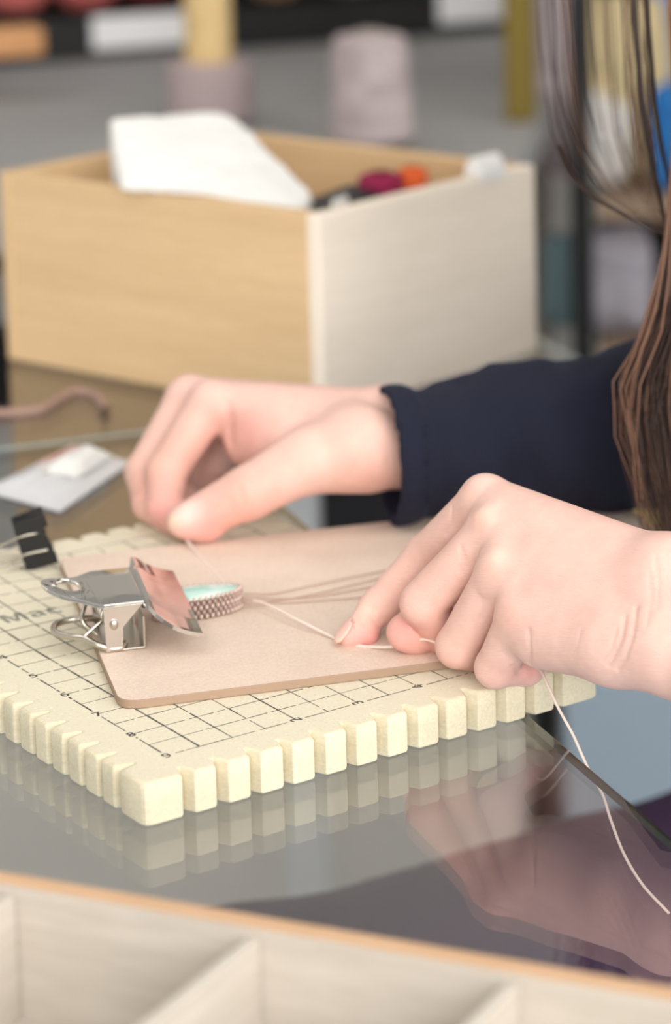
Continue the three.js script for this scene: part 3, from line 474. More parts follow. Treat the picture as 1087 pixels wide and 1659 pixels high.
{ // sweater: a shell round the trunk and arms, open at neck and cuffs, with folds
  const fold = (x, y, z) => 0.0052 * noise3(x * 46 + y * 18, y * 20, z * 30) + 0.0028 * noise3(x * 90, y * 40, z * 70);
  const sleeveR = union([cap(cuffR, elbR, 0.0292, 0.043), cap(elbR, shR, 0.046, 0.062)], 0.03);
  const ringAxis = elbR.clone().sub(cuffR).normalize();
  const trunk = union([cap(fl(chest, 0.08), fl(waist, 0.065), 0.112, 0.11), cap(fl(chest, -0.08), fl(waist, -0.065), 0.112, 0.11), cap(fl(waist, 0.065), fl(pelvis, 0.075), 0.11, 0.125), cap(fl(waist, -0.065), fl(pelvis, -0.075), 0.11, 0.125), cap(shL, shR, 0.07, 0.07), cap(shL, elbL, 0.062, 0.05), cap(elbL, elbL.clone().lerp(L.wm, 0.28), 0.05, 0.046)], 0.04);
  const out = (x, y, z) => { const s = (x - cuffR.x) * ringAxis.x + (y - cuffR.y) * ringAxis.y + (z - cuffR.z) * ringAxis.z; const rib = s < 0.012 ? 0.0012 : 0; const tight = 0.003 * Math.exp(-((s - 0.016) ** 2) / 0.00004); return Math.min(smin(sleeveR(x, y, z), trunk(x, y, z), 0.05)) - fold(x, y, z) * (0.1 + 0.9 * Math.min(1, Math.max(0, (s - 0.013) / 0.02))) - rib + tight; };
  const f = (x, y, z) => { let d = out(x, y, z); const s = (x - cuffR.x) * ringAxis.x + (y - cuffR.y) * ringAxis.y + (z - cuffR.z) * ringAxis.z; const near = Math.hypot(x - cuffR.x, y - cuffR.y, z - cuffR.z) < 0.12; if (near) { d = Math.max(d, -s - 0.0); const inner = sleeveR(x, y, z) + 0.0036; if (s < 0.011) d = Math.max(d, -inner); } 
    const nk = Math.hypot(x - neckB.x - 0.0, (y - neckB.y - 0.035), z - neckB.z) - 0.062; return Math.max(d, -nk); };
  const gA = nets((x, y, z) => f(x, y, z), V(-0.21, T - 0.02, -1.36), V(-0.02, T + 0.16, -1.10), 0.0026);
  const gB = nets(f, V(-0.046, T - 0.36, -1.78), V(0.42, T + 0.36, -0.82), 0.009);
  mesh('sweater', mergeGeometries([gA, gB]), sweaterM, person, 'dark navy knitted sweater with a long sleeve on the far arm');
  const tr = union([cap(fl(pelvis, 0.07), fl(pelvis, -0.07), 0.125, 0.125), cap(hipL, kneeL, 0.092, 0.078), cap(hipR, kneeR, 0.092, 0.078), cap(kneeL, footL.clone().setY(0.14), 0.076, 0.056), cap(kneeR, footR.clone().setY(0.14), 0.076, 0.056)], 0.04);
  mesh('trousers', nets((x, y, z) => tr(x, y, z) - 0.005 * noise3(x * 30, y * 18, z * 30), V(-0.50, 0.06, -1.82), V(0.38, T - 0.06, -0.98), 0.012), std({ color: '#41294a', roughness: 0.95 }), person, 'dark plum trousers');
  for (const p of [footL, footR]) { const h = V(fwd.x, 0, fwd.z).normalize(); const sF = union([ell(p.clone().addScaledVector(h, 0.05).setY(0.045), V(0.045, 0.042, 0.12), new THREE.Quaternion().setFromAxisAngle(V(0, 1, 0), Math.atan2(h.x, h.z))), cap(p.clone().setY(0.06), p.clone().setY(0.12), 0.045, 0.042)], 0.02); mesh('shoe', nets((x, y, z) => Math.max(sF(x, y, z), 0.002 - y), V(p.x - 0.2, -0.01, p.z - 0.18), V(p.x + 0.12, 0.18, p.z + 0.2), 0.008), std({ color: '#2a2726', roughness: 0.6 }), person); }
}
const hairM = phys({ color: '#33211b', roughness: 0.42, specularIntensity: 0.8 });
const hairLight = phys({ color: '#74523f', roughness: 0.45 });
{ // hair: a cap of locks on the head, a heavy fall at the near side, and loose strands hanging in front of it
  const G = [], G2 = [];
  const lock = (pts, r0, r1, list, rad = 5) => { const c = new THREE.CatmullRomCurve3(pts, false, 'centripetal'), seg = 26, g = new THREE.TubeGeometry(c, seg, 1, rad, false), p = g.attributes.position;
    for (let i = 0; i <= seg; i++) { const q = c.getPointAt(i / seg), t = i / seg, r = (r0 + (r1 - r0) * t) * (t > 0.85 ? Math.max(0.15, (1 - t) / 0.15) : 1); for (let k = 0; k <= rad; k++) { const n = i * (rad + 1) + k; p.setXYZ(n, q.x + (p.getX(n) - q.x) * r, q.y + (p.getY(n) - q.y) * r, q.z + (p.getZ(n) - q.z) * r); } } list.push(g); };
  for (let i = 0; i < 150; i++) {                  // over the skull, from the parting down the sides and back
    const a = rr(-0.55, 1), s = i % 2 ? 1 : -1, st = hd(0.075 - 0.15 * (a + 0.55) / 1.55, s * rr(0.0, 0.006), 0.112 - 0.02 * Math.abs(a)), bk = -0.02 - 0.075 * (a + 0.55) / 1.55;
    lock([st, hd(bk + 0.05, s * 0.055, 0.102), hd(bk + 0.02, s * 0.084, 0.05), hd(bk, s * 0.088, -0.03), hd(bk - 0.02, s * 0.082, -0.12), hd(bk - 0.03, s * rr(0.05, 0.09), -0.22)].map((p) => p.add(V(rr(-3, 3) * mm, rr(-3, 3) * mm, rr(-3, 3) * mm))), 0.006, 0.0035, G);
  }
  const root = () => hd(rr(0.0, 0.06), rr(0.015, 0.05), rr(0.108, 0.122));
  const scalp = ell(hd(-0.012, 0, 0.028), V(0.0815, 0.097, 0.1), qHead), sc0 = hd(0.03, 0, 0.055), scn = fwd.clone().multiplyScalar(0.75).addScaledVector(upH, -0.66);
  const scalpG = nets((x, y, z) => Math.max(scalp(x, y, z), (x - sc0.x) * scn.x + (y - sc0.y) * scn.y + (z - sc0.z) * scn.z), V(-0.11, T + 0.34, -1.40), V(0.2, T + 0.62, -1.08), 0.005).toNonIndexed(); scalpG.setAttribute('uv', new THREE.BufferAttribute(new Float32Array(scalpG.attributes.position.count * 2), 2)); const G0 = [scalpG];
  for (let i = 0; i < 620; i++) {                  // the fall at the right of the photograph
    const t = rnd(), d = rr(1.13, 1.19), w = Math.pow(rnd(), 0.75), x = (a, b) => a + (b - a) * w, wob = rr(-9, 9);
    lock([root(), hd(rr(0.03, 0.07), rr(0.084, 0.095), rr(0.03, 0.06)), J(x(1092, 1240), rr(-120, -60), d + 0.03), J(x(1090, 1220), 200, d), J(x(1076, 1210), 380, d), J(x(1040 + 20 * t, 1190) + wob, 520, d), J(x(984 + 30 * t, 1190), 640 + rr(-25, 25), d), J(x(1006 + 22 * t, 1195) - wob, 740, d), J(x(1030, 1190), 800 + rr(0, 60), d), J(x(1058, 1180), rr(840, 950), d)], rr(0.4, 1.1) * mm, rr(0.25, 0.6) * mm, rnd() < 0.3 ? G2 : G, 4);
  }
  const groups = []; for (let i = 0; i < 15; i++) groups.push([Math.pow(rnd(), 0.85), rr(1.17, 1.29), rr(-12, 12)]);
  for (let i = 0; i < 48; i++) {                   // loose strands: down the near side, then drawn back to the shoulder
    const g = groups[i % groups.length], w = Math.min(1, Math.max(0, g[0] + rr(-0.055, 0.055))), d = g[1] + rr(-0.008, 0.008), X = (a, b) => a + (b - a) * w + rr(-4, 4);
    lock([root(), J(X(862, 1050), -110, d), J(X(862, 1052), 40, d), J(X(870, 1056), 150, d), J(X(890, 1062), 228 + g[2], d), J(X(925, 1068), 288 + g[2], d), J(X(982, 1072), 332 + g[2] * 0.5, d), J(X(1040, 1078), 360, d), J(1084 + rr(-4, 24), 384, d), J(1110 + rr(0, 40), 440, d)], rr(0.12, 0.3) * mm, rr(0.12, 0.26) * mm, i % 3 ? G2 : G, 4);
  }
  for (const [x0, n] of [[1036, 16], [1058, 8]]) for (let i = 0; i < n; i++) { const d = rr(1.15, 1.2), o = rr(-4, 4); lock([root(), J(x0 - 8 + o, -60, d), J(x0 - 3 + o, 80, d), J(x0 + 6 + o, 190, d), J(x0 + 22 + o, 270, d), J(x0 + 36 + o, 340, d), J(1095 + o, 420, d)], 0.4 * mm, 0.35 * mm, G, 4); }
  for (let i = 0; i < 30; i++) { const d = rr(1.15, 1.2), o = rr(-5, 5); lock([J(905 + o, 235, d + 0.01), J(930 + o, 288, d), J(970 + o * 0.7, 325, d), J(1020 + o * 0.4, 352, d), J(1070, 378 + o * 0.4, d), J(1110, 400, d)], 0.14 * mm, 0.42 * mm, G, 4); }
  mesh('hair', mergeGeometries([...G.map((g) => g.toNonIndexed()), ...G0]), hairM, person, 'long dark brown hair falling past the near shoulder');
  mesh('loose_hair', mergeGeometries(G2), hairLight, person, 'lighter brown loose strands');
}
{ const st = thing('stool', 'round stool with dark seat carrying the seated person', 'stool'); st.position.set(0.165, 0, -1.54);
  mesh('seat', new THREE.LatheGeometry([[0, 0], [0.17, 0], [0.185, 0.012], [0.185, 0.035], [0.17, 0.05], [0, 0.055]].map(([x, y]) => new THREE.Vector2(x, y)), 40).translate(0, 0.375, 0), std({ color: '#3a3330', roughness: 0.7 }), st);
  for (let i = 0; i < 4; i++) { const a = i * Math.PI / 2 + 0.6; mesh('leg', tube([V(Math.cos(a) * 0.12, 0.376, Math.sin(a) * 0.12), V(Math.cos(a) * 0.17, 0.002, Math.sin(a) * 0.17)], 0.011, false, 4), steel, st); } }

// ---------------------------------------------------------------- threads
solo('working_thread', tube([J(297, 868, 1.178), J(318, 895, 1.165), J(348, 928, 1.140), J(375, 955, 1.118), J(392, 968, 1.104), J(430, 978, 1.090), J(480, 1003, 1.074), J(530, 1028, 1.063), J(560, 1042, 1.056), J(600, 1048, 1.051), J(640, 1047, 1.046), J(690, 1036, 1.040), J(740, 1060, 1.036), J(800, 1075, 1.034), J(850, 1078, 1.027), J(874, 1085, 1.022), J(886, 1108, 1.018), J(905, 1148, 1.014), J(928, 1190, 1.011), J(944, 1226, 1.009), J(958, 1256, 1.008), J(975, 1285, 1.008), J(990, 1330, 1.008), J(1010, 1382, 1.008), J(1040, 1432, 1.008), J(1084, 1480, 1.008)], 0.00055, false, 260, 7), thread, 'pale pink thread from far thumb to near hand, its end hanging off the glass edge', 'thread');
[[[396, 962], [440, 962], [500, 950], [570, 935], [640, 921]], [[394, 966], [450, 970], [520, 965], [590, 953], [650, 942]], [[394, 969], [450, 977], [530, 972], [600, 966], [670, 958]], [[392, 972], [440, 974], [520, 960], [580, 945], [645, 930]]].forEach((q, i) => {
  const o = solo('loose_thread', tube(q.map(([x, y], k) => onPlane(x, y, k ? FTH + 0.0042 : FTH + 0.008)), 0.0003, false, 60, 6), std({ color: '#b59a8c', roughness: 0.8 }), ['topmost of four fine brown threads fanning from the pendant tip', 'second fine brown thread below the topmost at the pendant tip', 'lowest fine brown thread fanning from the pendant tip, passing behind the near index finger', 'bent fine brown thread rising across the two middle ones'][i], 'thread', 'loose threads from the pendant tip');
});

// ---------------------------------------------------------------- open wooden box and what is in it
const BX = V(-0.23985, T + 0.0003, -1.40363), BYA = 0.99916, BW = 0.1783, BD = 0.2366, BH = 0.1069, BT = 0.009;
const bP = (s, l, y) => V(BX.x + Math.cos(BYA) * s - Math.sin(BYA) * l, BX.y + y, BX.z - Math.sin(BYA) * s - Math.cos(BYA) * l);
{
  const t = thing('wooden_box', 'open light wooden box with smooth panels on the glass behind the hands', 'box'); t.position.copy(BX); t.rotation.y = BYA;
  const side = (w, d, x, z, m, ax, nm) => { const g = boxUV(rbox(w, BH, d, 0.0012), ax); g.translate(x, BH / 2, z); mesh('side_panel', g, m, t); };
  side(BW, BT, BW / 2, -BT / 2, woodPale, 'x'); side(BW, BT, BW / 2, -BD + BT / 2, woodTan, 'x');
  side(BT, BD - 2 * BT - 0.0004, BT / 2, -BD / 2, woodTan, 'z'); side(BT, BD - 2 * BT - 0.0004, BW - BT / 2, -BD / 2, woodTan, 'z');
  mesh('base_panel', boxUV(box(BW - 2 * BT, 0.006, BD - 2 * BT), 'x').translate(BW / 2, 0.004, -BD / 2), woodTan, t);
}
function facets(planes, k, amp, fr) {               // soft-edged solid between half-spaces [point, outward normal]
  const q = planes.map(([p, n]) => { n = n.clone().normalize(); return [n, n.dot(p)]; });
  return (x, y, z) => { let d = -1; for (const [n, o] of q) d = -smin(-d, -(n.x * x + n.y * y + n.z * z - o), k); return d + amp * noise3(x * fr, y * fr, z * fr) + amp * 0.5 * noise3(x * fr * 2.3, y * fr * 2.3, z * fr * 2.3); };
}
{ // folded white paper bag leaning in the box: ridge at the back, sloping front flap
  const a = J(172, 192, 1.545), b = J(372, 180, 1.575), c = J(512, 312, 1.50), d = J(200, 300, 1.49), e = J(480, 345, 1.46);
  const top = a.y; const lift = (p, y) => p.clone().setY(T + y);
  const a2 = a.clone().add(V(0.004, -0.012, -0.05)), b2 = b.clone().add(V(-0.03, -0.012, -0.05));
  const pts = [a, b, a2, b2, c, d, e, lift(d, 0.02), lift(e, 0.02), lift(c, 0.02), lift(a2, 0.02), lift(b2, 0.02), d.clone().add(V(0, -0.01, 0.0))];
  const hull = new ConvexGeometry(pts), hp = hull.attributes.position, planes = [];
  for (let i = 0; i < hp.count; i += 3) { const p = V(hp.getX(i), hp.getY(i), hp.getZ(i)), q = V(hp.getX(i + 1), hp.getY(i + 1), hp.getZ(i + 1)), r = V(hp.getX(i + 2), hp.getY(i + 2), hp.getZ(i + 2)); planes.push([p, q.sub(p).cross(r.sub(p))]); }
  hull.computeBoundingBox(); const bb = hull.boundingBox;
  const inBox = (x, y, z) => { const dx = x - BX.x, dz = z - BX.z, s = dx * Math.cos(BYA) - dz * Math.sin(BYA), l = -dx * Math.sin(BYA) - dz * Math.cos(BYA); return y > T + BH ? -1 : Math.max(BT + 0.001 - s, s - BW + BT + 0.001, BT + 0.001 - l, l - BD + BT + 0.001); };
  const f0 = facets(planes, 0.004, 0.0016, 45); const g1 = cap(J(222, 196, 1.525), J(246, 296, 1.48), 0), g2 = cap(J(246, 296, 1.48), J(205, 300, 1.48), 0), dent = (d) => 0.0035 * Math.exp(-((d / 0.005) ** 2)), f = (x, y, z) => Math.max(f0(x, y, z) + dent(g1(x, y, z)) + dent(g2(x, y, z)), inBox(x, y, z), T + 0.008 - y);
  solo('paper_bag', nets(f, bb.min.clone().subScalar(0.01), bb.max.clone().addScalar(0.01), 0.0024), white, 'folded white paper bag sticking out of the open wooden box', 'paper bag');
}
{ // small things along the box's near right side
  const pouch = thing('black_pouch', 'black pouch with a small white tag inside the wooden box', 'pouch'); pouch.position.copy(bP(0.075, 0.055, 0.0075)); pouch.rotation.y = BYA + 0.25;
  mesh('pouch_body', rbox(0.085, 0.092, 0.03, 0.006, 0, 0.046, 0), blackM, pouch); mesh('tag', rbox(0.016, 0.018, 0.002, 0.0008, -0.027, 0.088, 0.0155), white, pouch, 'white tag');
  const spool = (n, label, s, l, col, r, h) => { const t = thing(n, label, 'spool'); t.position.copy(bP(s, l, 0.0075)); mesh('core', new THREE.CylinderGeometry(r * 0.5, r * 0.5, h * 0.93, 24).translate(0, h * 0.465, 0), white, t);
    const pr = [[r * 0.5, h * 0.04], [r * 0.95, h * 0.06], [r, h * 0.14], [r, h * 0.86], [r * 0.95, h * 0.94], [r * 0.5, h * 0.96]]; mesh('wound_thread', new THREE.LatheGeometry(pr.map(([x, y]) => new THREE.Vector2(x, y)), 28), std({ color: col, roughness: 0.85 }), t); };
  spool('thread_spool', 'magenta thread spool beside the black pouch in the wooden box', 0.1115, 0.056, '#8f1746', 0.0125, 0.104);
  spool('thread_spool', 'orange thread spool at the right in the wooden box', 0.134, 0.052, '#e0622c', 0.0085, 0.104);
  const tg = thing('white_clip_tag', 'folded white paper tag hanging over the rim of the wooden box', 'tag'); tg.position.copy(bP(0.139, BT / 2, BH)); tg.rotation.y = BYA;
  const s = new THREE.Shape(); s.moveTo(-0.0062, -0.02); s.lineTo(-0.0052, 0.003); s.quadraticCurveTo(0, 0.017, 0.006, 0.003); s.lineTo(0.0061, -0.0025); s.lineTo(0.0052, -0.0025); s.lineTo(0.0050, 0.0004); s.lineTo(-0.0048, 0.0004); s.lineTo(-0.0052, -0.02);
  mesh('tag_body', new THREE.ExtrudeGeometry(s, { depth: 0.02, bevelEnabled: true, bevelThickness: 0.0006, bevelSize: 0.0004, bevelSegments: 2 }).translate(0, 0.0006, -0.01).rotateY(-Math.PI / 2), white, tg);
}

// ---------------------------------------------------------------- things lying on the glass and the board
{ const t = thing('plastic_packet', 'clear flat plastic packet with white contents lying on the glass at the left', 'packet');
  const a = onPlane(-30, 795, 0.001), b = onPlane(97, 829, 0.001), c = onPlane(214, 748, 0.001), d = onPlane(118, 722, 0.001);
  const sheetG = (q, th, amp) => { const P2 = [], I2 = [], n = 14; for (const up of [1, 0]) for (let j = 0; j <= n; j++) for (let i = 0; i <= n; i++) { const u = i / n, v = j / n, p = q[0].clone().lerp(q[1], u).lerp(q[3].clone().lerp(q[2], u), v), e = Math.min(u, 1 - u, v, 1 - v) * 4; P2.push(p.x, T + 0.0006 + (up ? th * Math.min(1, 0.12 + e) + amp * Math.abs(noise3(u * 6, v * 6, 3)) * Math.min(1, e) : 0), p.z); }
    const W = n + 1, o = W * W; for (let j = 0; j < n; j++) for (let i = 0; i < n; i++) { const k = j * W + i; I2.push(k, k + 1, k + W + 1, k, k + W + 1, k + W, o + k, o + k + W + 1, o + k + 1, o + k, o + k + W, o + k + W + 1); }
    const rim = (k0, k1) => I2.push(k0, o + k0, o + k1, k0, o + k1, k1); for (let i = 0; i < n; i++) { rim(i + 1, i); rim(n * W + i, n * W + i + 1); rim(i * W, (i + 1) * W); rim((i + 1) * W + n, i * W + n); }
    const g = new THREE.BufferGeometry(); g.setAttribute('position', new THREE.Float32BufferAttribute(P2, 3)); g.setIndex(I2); g.computeVertexNormals(); return g; };
  mesh('film', sheetG([a, b, c, d], 0.0035, 0.003), phys({ color: '#e9eaee', roughness: 0.3, transmission: 0.12, thickness: 0 }), t);
  const l = (u, v) => a.clone().lerp(b, u).lerp(d.clone().lerp(c, u), v);
  const con = new THREE.Group(); mesh('contents', sheetG([l(0.4, 0.36), l(0.82, 0.4), l(0.84, 0.88), l(0.42, 0.88)], 0.0045, 0.003).translate(0, 0.0045, 0), white, t, 'white contents');
  const strip = mesh('printed_strip', sheetG([l(0.16, 0.5), l(0.22, 0.5), l(0.3, 0.9), l(0.24, 0.9)], 0.0008, 0).translate(0, 0.0046, 0), std({ color: '#d9a79d', roughness: 0.7 }), t);
}
solo('cord', tube([[-40, 670], [10, 668], [62, 664], [98, 645], [122, 634], [146, 636], [163, 648], [172, 664]].map(([x, y]) => onPlane(x, y, 0.0022)), 0.0021, false, 70, 8), std({ color: '#b08f83', roughness: 0.8 }), 'pinkish brown cord curling on the glass left of the hands', 'cord');
{ const t = thing('binder_clip', 'small black binder clip with wire handles on the far left of the foam board', 'binder clip');
  const p = onPlane(66, 912, 0.0178); t.position.copy(p); t.rotation.set(0, 0.35, 0.22);
  const prof = new THREE.Shape(); // triangular section with curled lips, seen from its end
  prof.moveTo(-0.0058, -0.0005); prof.lineTo(0.0052, -0.0005); prof.quadraticCurveTo(0.0072, 0.001, 0.0058, 0.0024); prof.lineTo(0.0012, 0.0052); prof.quadraticCurveTo(0.0005, 0.006, -0.0004, 0.0052); prof.lineTo(-0.0058, 0.0024); prof.quadraticCurveTo(-0.0066, 0.001, -0.0058, -0.0005);
  // body: spine, two sloping sides with a notched lip, bent from thin sheet
  const h = 0.021, pl = (w, ang, x, z) => { const s = new THREE.Shape(); s.moveTo(0, 0); s.lineTo(w, 0); s.lineTo(w, h * 0.22); s.lineTo(w * 0.78, h * 0.24); s.lineTo(w * 0.8, h * 0.38); s.quadraticCurveTo(w * 1.05, h * 0.5, w * 0.8, h * 0.62); s.lineTo(w * 0.78, h * 0.76); s.lineTo(w, h * 0.78); s.lineTo(w, h); s.lineTo(0, h); return new THREE.ExtrudeGeometry(s, { depth: 0.0006, bevelEnabled: true, bevelThickness: 0.0002, bevelSize: 0.0002, bevelSegments: 1 }).rotateY(ang).translate(x, 0, z); };
  mesh('body', mergeGeometries([pl(0.0125, -0.12, -0.0058, 0.004), pl(0.0125, 0.28, -0.0058, -0.004), new THREE.BoxGeometry(0.0008, h, 0.0085).translate(-0.006, h / 2, 0).toNonIndexed()].map((g) => { g = g.index ? g.toNonIndexed() : g; return g; })), blackM, t);
  for (const [z, y0] of [[0.0055, 0.0065], [0.0048, 0.0142]]) { mesh('wire_handle', tube([V(0.004, y0, z + 0.0006), V(-0.004, y0 + 0.0006, z), V(-0.012, y0 - 0.001, z - 0.002), V(-0.02, y0 - 0.003, z - 0.003), V(-0.0235, y0 - 0.0045, z - 0.0032), V(-0.02, y0 - 0.0055, z - 0.003), V(-0.012, y0 - 0.004, z - 0.002), V(-0.0062, y0 - 0.0036, z - 0.0008)], 0.0005, false, 60, 7), steel, t); }
}
// ---------------------------------------------------------------- compartment tray in the foreground
{
  const h = 0.044, A = onPlane(-2, 1412, h), B = onPlane(1087, 1600, h), d = B.clone().sub(A).setY(0).normalize(), ang = Math.atan2(-d.z, d.x), tt = 0.0055;
  const t = thing('compartment_tray', 'pale wooden compartment tray with dividers in the foreground', 'tray'); t.position.copy(A).setY(T + 0.0003); t.rotation.y = ang;
  const inv = (px) => { const p = onPlane(px[0], px[1], h).sub(A); return p.x * d.x + p.z * d.z; };
  const Lw = 0.36, Dp = 0.20, x0 = -0.075;
  mesh('back_wall', boxUV(rbox(Lw, h - 0.001, tt, 0.0008), 'x').translate(x0 + Lw / 2, (h - 0.001) / 2, tt / 2), woodCream, t);
  mesh('rim_edge', boxUV(rbox(Lw, 0.001, tt, 0.0004), 'x').translate(x0 + Lw / 2, h - 0.0005, tt / 2), woodEdge, t, 'orange tan top edge');
  mesh('front_wall', boxUV(rbox(Lw, h, tt, 0.0008), 'x').translate(x0 + Lw / 2, h / 2, Dp - tt / 2), woodCream, t);
  for (const x of [x0 + tt / 2, x0 + Lw - tt / 2]) mesh('end_wall', boxUV(rbox(tt, h, Dp - 2 * tt, 0.0008), 'z').translate(x, h / 2, Dp / 2), woodCream, t);
  mesh('base', boxUV(box(Lw - 2 * tt, 0.003, Dp - 2 * tt), 'x').translate(x0 + Lw / 2, 0.002, Dp / 2), woodCream, t);
  for (const px of [[20, 1428], [412, 1500], [832, 1572]]) { const x = inv(px); mesh('divider', boxUV(rbox(0.0042, h - 0.007, Dp - 2 * tt - 0.0006, 0.0008), 'z').translate(x, 0.0035 + (h - 0.007) / 2, Dp / 2), woodCream, t); }
}

// ---------------------------------------------------------------- far counter, spools, display shelf
const greyTop = std({ map: speckTex([156, 155, 155], 3, 70), roughness: 0.75 }), darkFront = std({ color: '#d3cdc6', roughness: 0.8 });
{
  const t = thing('display_counter', 'grey topped display counter with a beige front behind the wooden box', 'counter');
  mesh('counter_top', boxUV(rbox(2.05, 0.03, 1.55, 0.003), 'x', 0.5, 0.5).translate(-1.24, T - 0.015, -2.735), greyTop, t);
  mesh('dark_fascia', box(2.0, 0.25, 0.02, -1.24, T - 0.1552, -1.98), std({ color: '#232125', roughness: 0.8 }), t, 'dark front band below the counter top');
  mesh('counter_body', box(2.0, T - 0.0302, 1.5, -1.24, (T - 0.0302) / 2, -2.742), darkFront, t);
}
const mauve = std({ color: '#b3a2a4', roughness: 0.9 });
{ // thread cone
  const t = thing('thread_cone', 'mauve grey cone of thread standing on the grey counter', 'thread cone'); const p = onPlane(603, 240, 0.0003); t.position.copy(p);
  const k = p.distanceTo(camera.position) / FPX, W = 66 * k, H = 185 * k;
  mesh('wound_thread', new THREE.LatheGeometry([[0.02, 0.004], [W * 1.0, 0.006], [W * 1.02, 0.014], [W * 0.9, H * 0.93], [W * 0.8, H * 0.98], [0.012, H]].map(([x, y]) => new THREE.Vector2(x, y)), 36), std({ map: dataTex(128, 256, (u, v) => { const n = 22 * Math.sin((v * 60 + u * 2) * 6.283) * 0.3 + 16 * noise3(u * 4, v * 30, 2); return [clamp(184 + n), clamp(170 + n), clamp(172 + n)]; }), roughness: 0.9 }), t);
  mesh('cone_core', new THREE.CylinderGeometry(0.0115, 0.0118, 0.006, 24).translate(0, H - 0.0005, 0), std({ color: '#a39a96', roughness: 0.8 }), t);
}
{ const t = thing('peg_spool', 'thick pale wooden peg standing in a squat mauve spool on the counter', 'spool stand'); const p = onPlane(342, 200, 0.0003); t.position.copy(p); const k = p.distanceTo(camera.position) / FPX;
  mesh('wound_spool', new THREE.LatheGeometry([[0, 0.001], [64 * k, 0.001], [66 * k, 0.006], [66 * k, 96 * k], [62 * k, 100 * k], [0, 100 * k]].map(([x, y]) => new THREE.Vector2(x, y)), 36), mauve, t);
  mesh('peg', new THREE.CylinderGeometry(37 * k, 37 * k, 0.3, 28).translate(0, 100 * k + 0.15, 0), std({ map: woodTex([226, 196, 142], 8, 4, 21), roughness: 0.6 }), t);
}
{ // black display shelf standing askew on the counter
  const SA = Math.PI / 6, P0 = onPlane(0, 107, 0), t = thing('display_shelf', 'black display shelf on the grey counter holding white cards and yarn', 'shelf'); t.position.copy(P0).setY(T + 0.0003); t.rotation.y = SA;
  const n = V(Math.sin(SA), 0, Math.cos(SA)), onFace = (px, py) => { const a = at(px, py, 1), o = camera.position, d = a.sub(o), k = P0.clone().sub(o).dot(n) / d.dot(n); return o.clone().addScaledVector(d, k); };
  const x0 = -0.55, x1 = 0.545, w = x1 - x0, xc = (x0 + x1) / 2, dk = std({ color: '#0b0b0d', roughness: 0.55 });
  mesh('fascia', rbox(w, 0.043, 0.02, 0.002, xc, 0.0215, -0.01), dk, t);
  mesh('shelf_board', rbox(w, 0.012, 0.20, 0.002, xc, 0.0365, -0.121), dk, t);
  mesh('shelf_back', box(w, 0.34, 0.012, xc, 0.17, -0.228), std({ color: '#2c2422', roughness: 0.8 }), t);
  for (const x of [x0 + 0.006, x1 - 0.006]) mesh('shelf_side', box(0.012, 0.29, 0.2, x, 0.195, -0.121), dk, t);
  mesh('top_board', rbox(w, 0.014, 0.235, 0.002, xc, 0.3475, -0.115), dk, t);
  const cardAt = (px, py, cw, hh, label) => { const c = solo('white_card', rbox(cw, hh, 0.002, 0.0008), std({ color: '#f3f3f6', roughness: 0.7 }), label, 'card'); c.position.copy(onFace(px, py)).addScaledVector(n, 0.0014); c.rotation.y = SA; };
  cardAt(228, 49, 0.1, 0.033, 'blank white card on the black shelf left of the wooden peg');
  cardAt(765, 8, 0.08, 0.036, 'blank white card on the black shelf right of the thread cone');
  const yarn = (px, r, col, label) => { const f = onFace(px, 20), t2 = solo('yarn_ball', new THREE.SphereGeometry(r, 26, 18), std({ color: col, roughness: 0.95 }), label, 'yarn'); const q = t2.geometry.attributes.position; for (let i = 0; i < q.count; i++) { const m = 1 + 0.02 * Math.sin(q.getX(i) * 300 + q.getY(i) * 260) + 0.02 * noise3(q.getX(i) * 60, q.getY(i) * 60, q.getZ(i) * 60); q.setXYZ(i, q.getX(i) * m, q.getY(i) * m * 0.9, q.getZ(i) * m); } t2.geometry.computeVertexNormals(); t2.position.copy(f).addScaledVector(n, -r - 0.004).setY(T + 0.0432 + r * 0.92); };
  yarn(42, 0.036, '#d4716c', 'salmon pink ball of yarn at the far left of the black shelf'); yarn(158, 0.036, '#cc6a68', 'darker pink ball of yarn right of the salmon one'); yarn(262, 0.034, '#6e2c33', 'maroon ball of yarn on the black shelf left of the peg'); yarn(465, 0.036, '#c09a7c', 'tan ball of yarn on the black shelf right of the peg');
  yarn(590, 0.035, '#8f857f', 'grey beige ball of yarn on the black shelf above the thread cone');
  const wd = thing('wooden_stand', 'small orange brown wooden stand at the far left of the grey counter', 'wooden stand'); const pw = at(22, 68, 2.55);
  wd.position.set(pw.x, T + 0.0003, pw.z); wd.rotation.y = 0.5; const hy = pw.y - T, bw = std({ map: woodTex([214, 158, 108], 8, 4, 31), roughness: 0.6 });
  mesh('post', rbox(0.03, hy - 0.01, 0.024, 0.003, -0.05, (hy - 0.01) / 2, 0), bw, wd); mesh('bar', rbox(0.12, 0.026, 0.03, 0.004, -0.035, hy, 0), bw, wd);
}
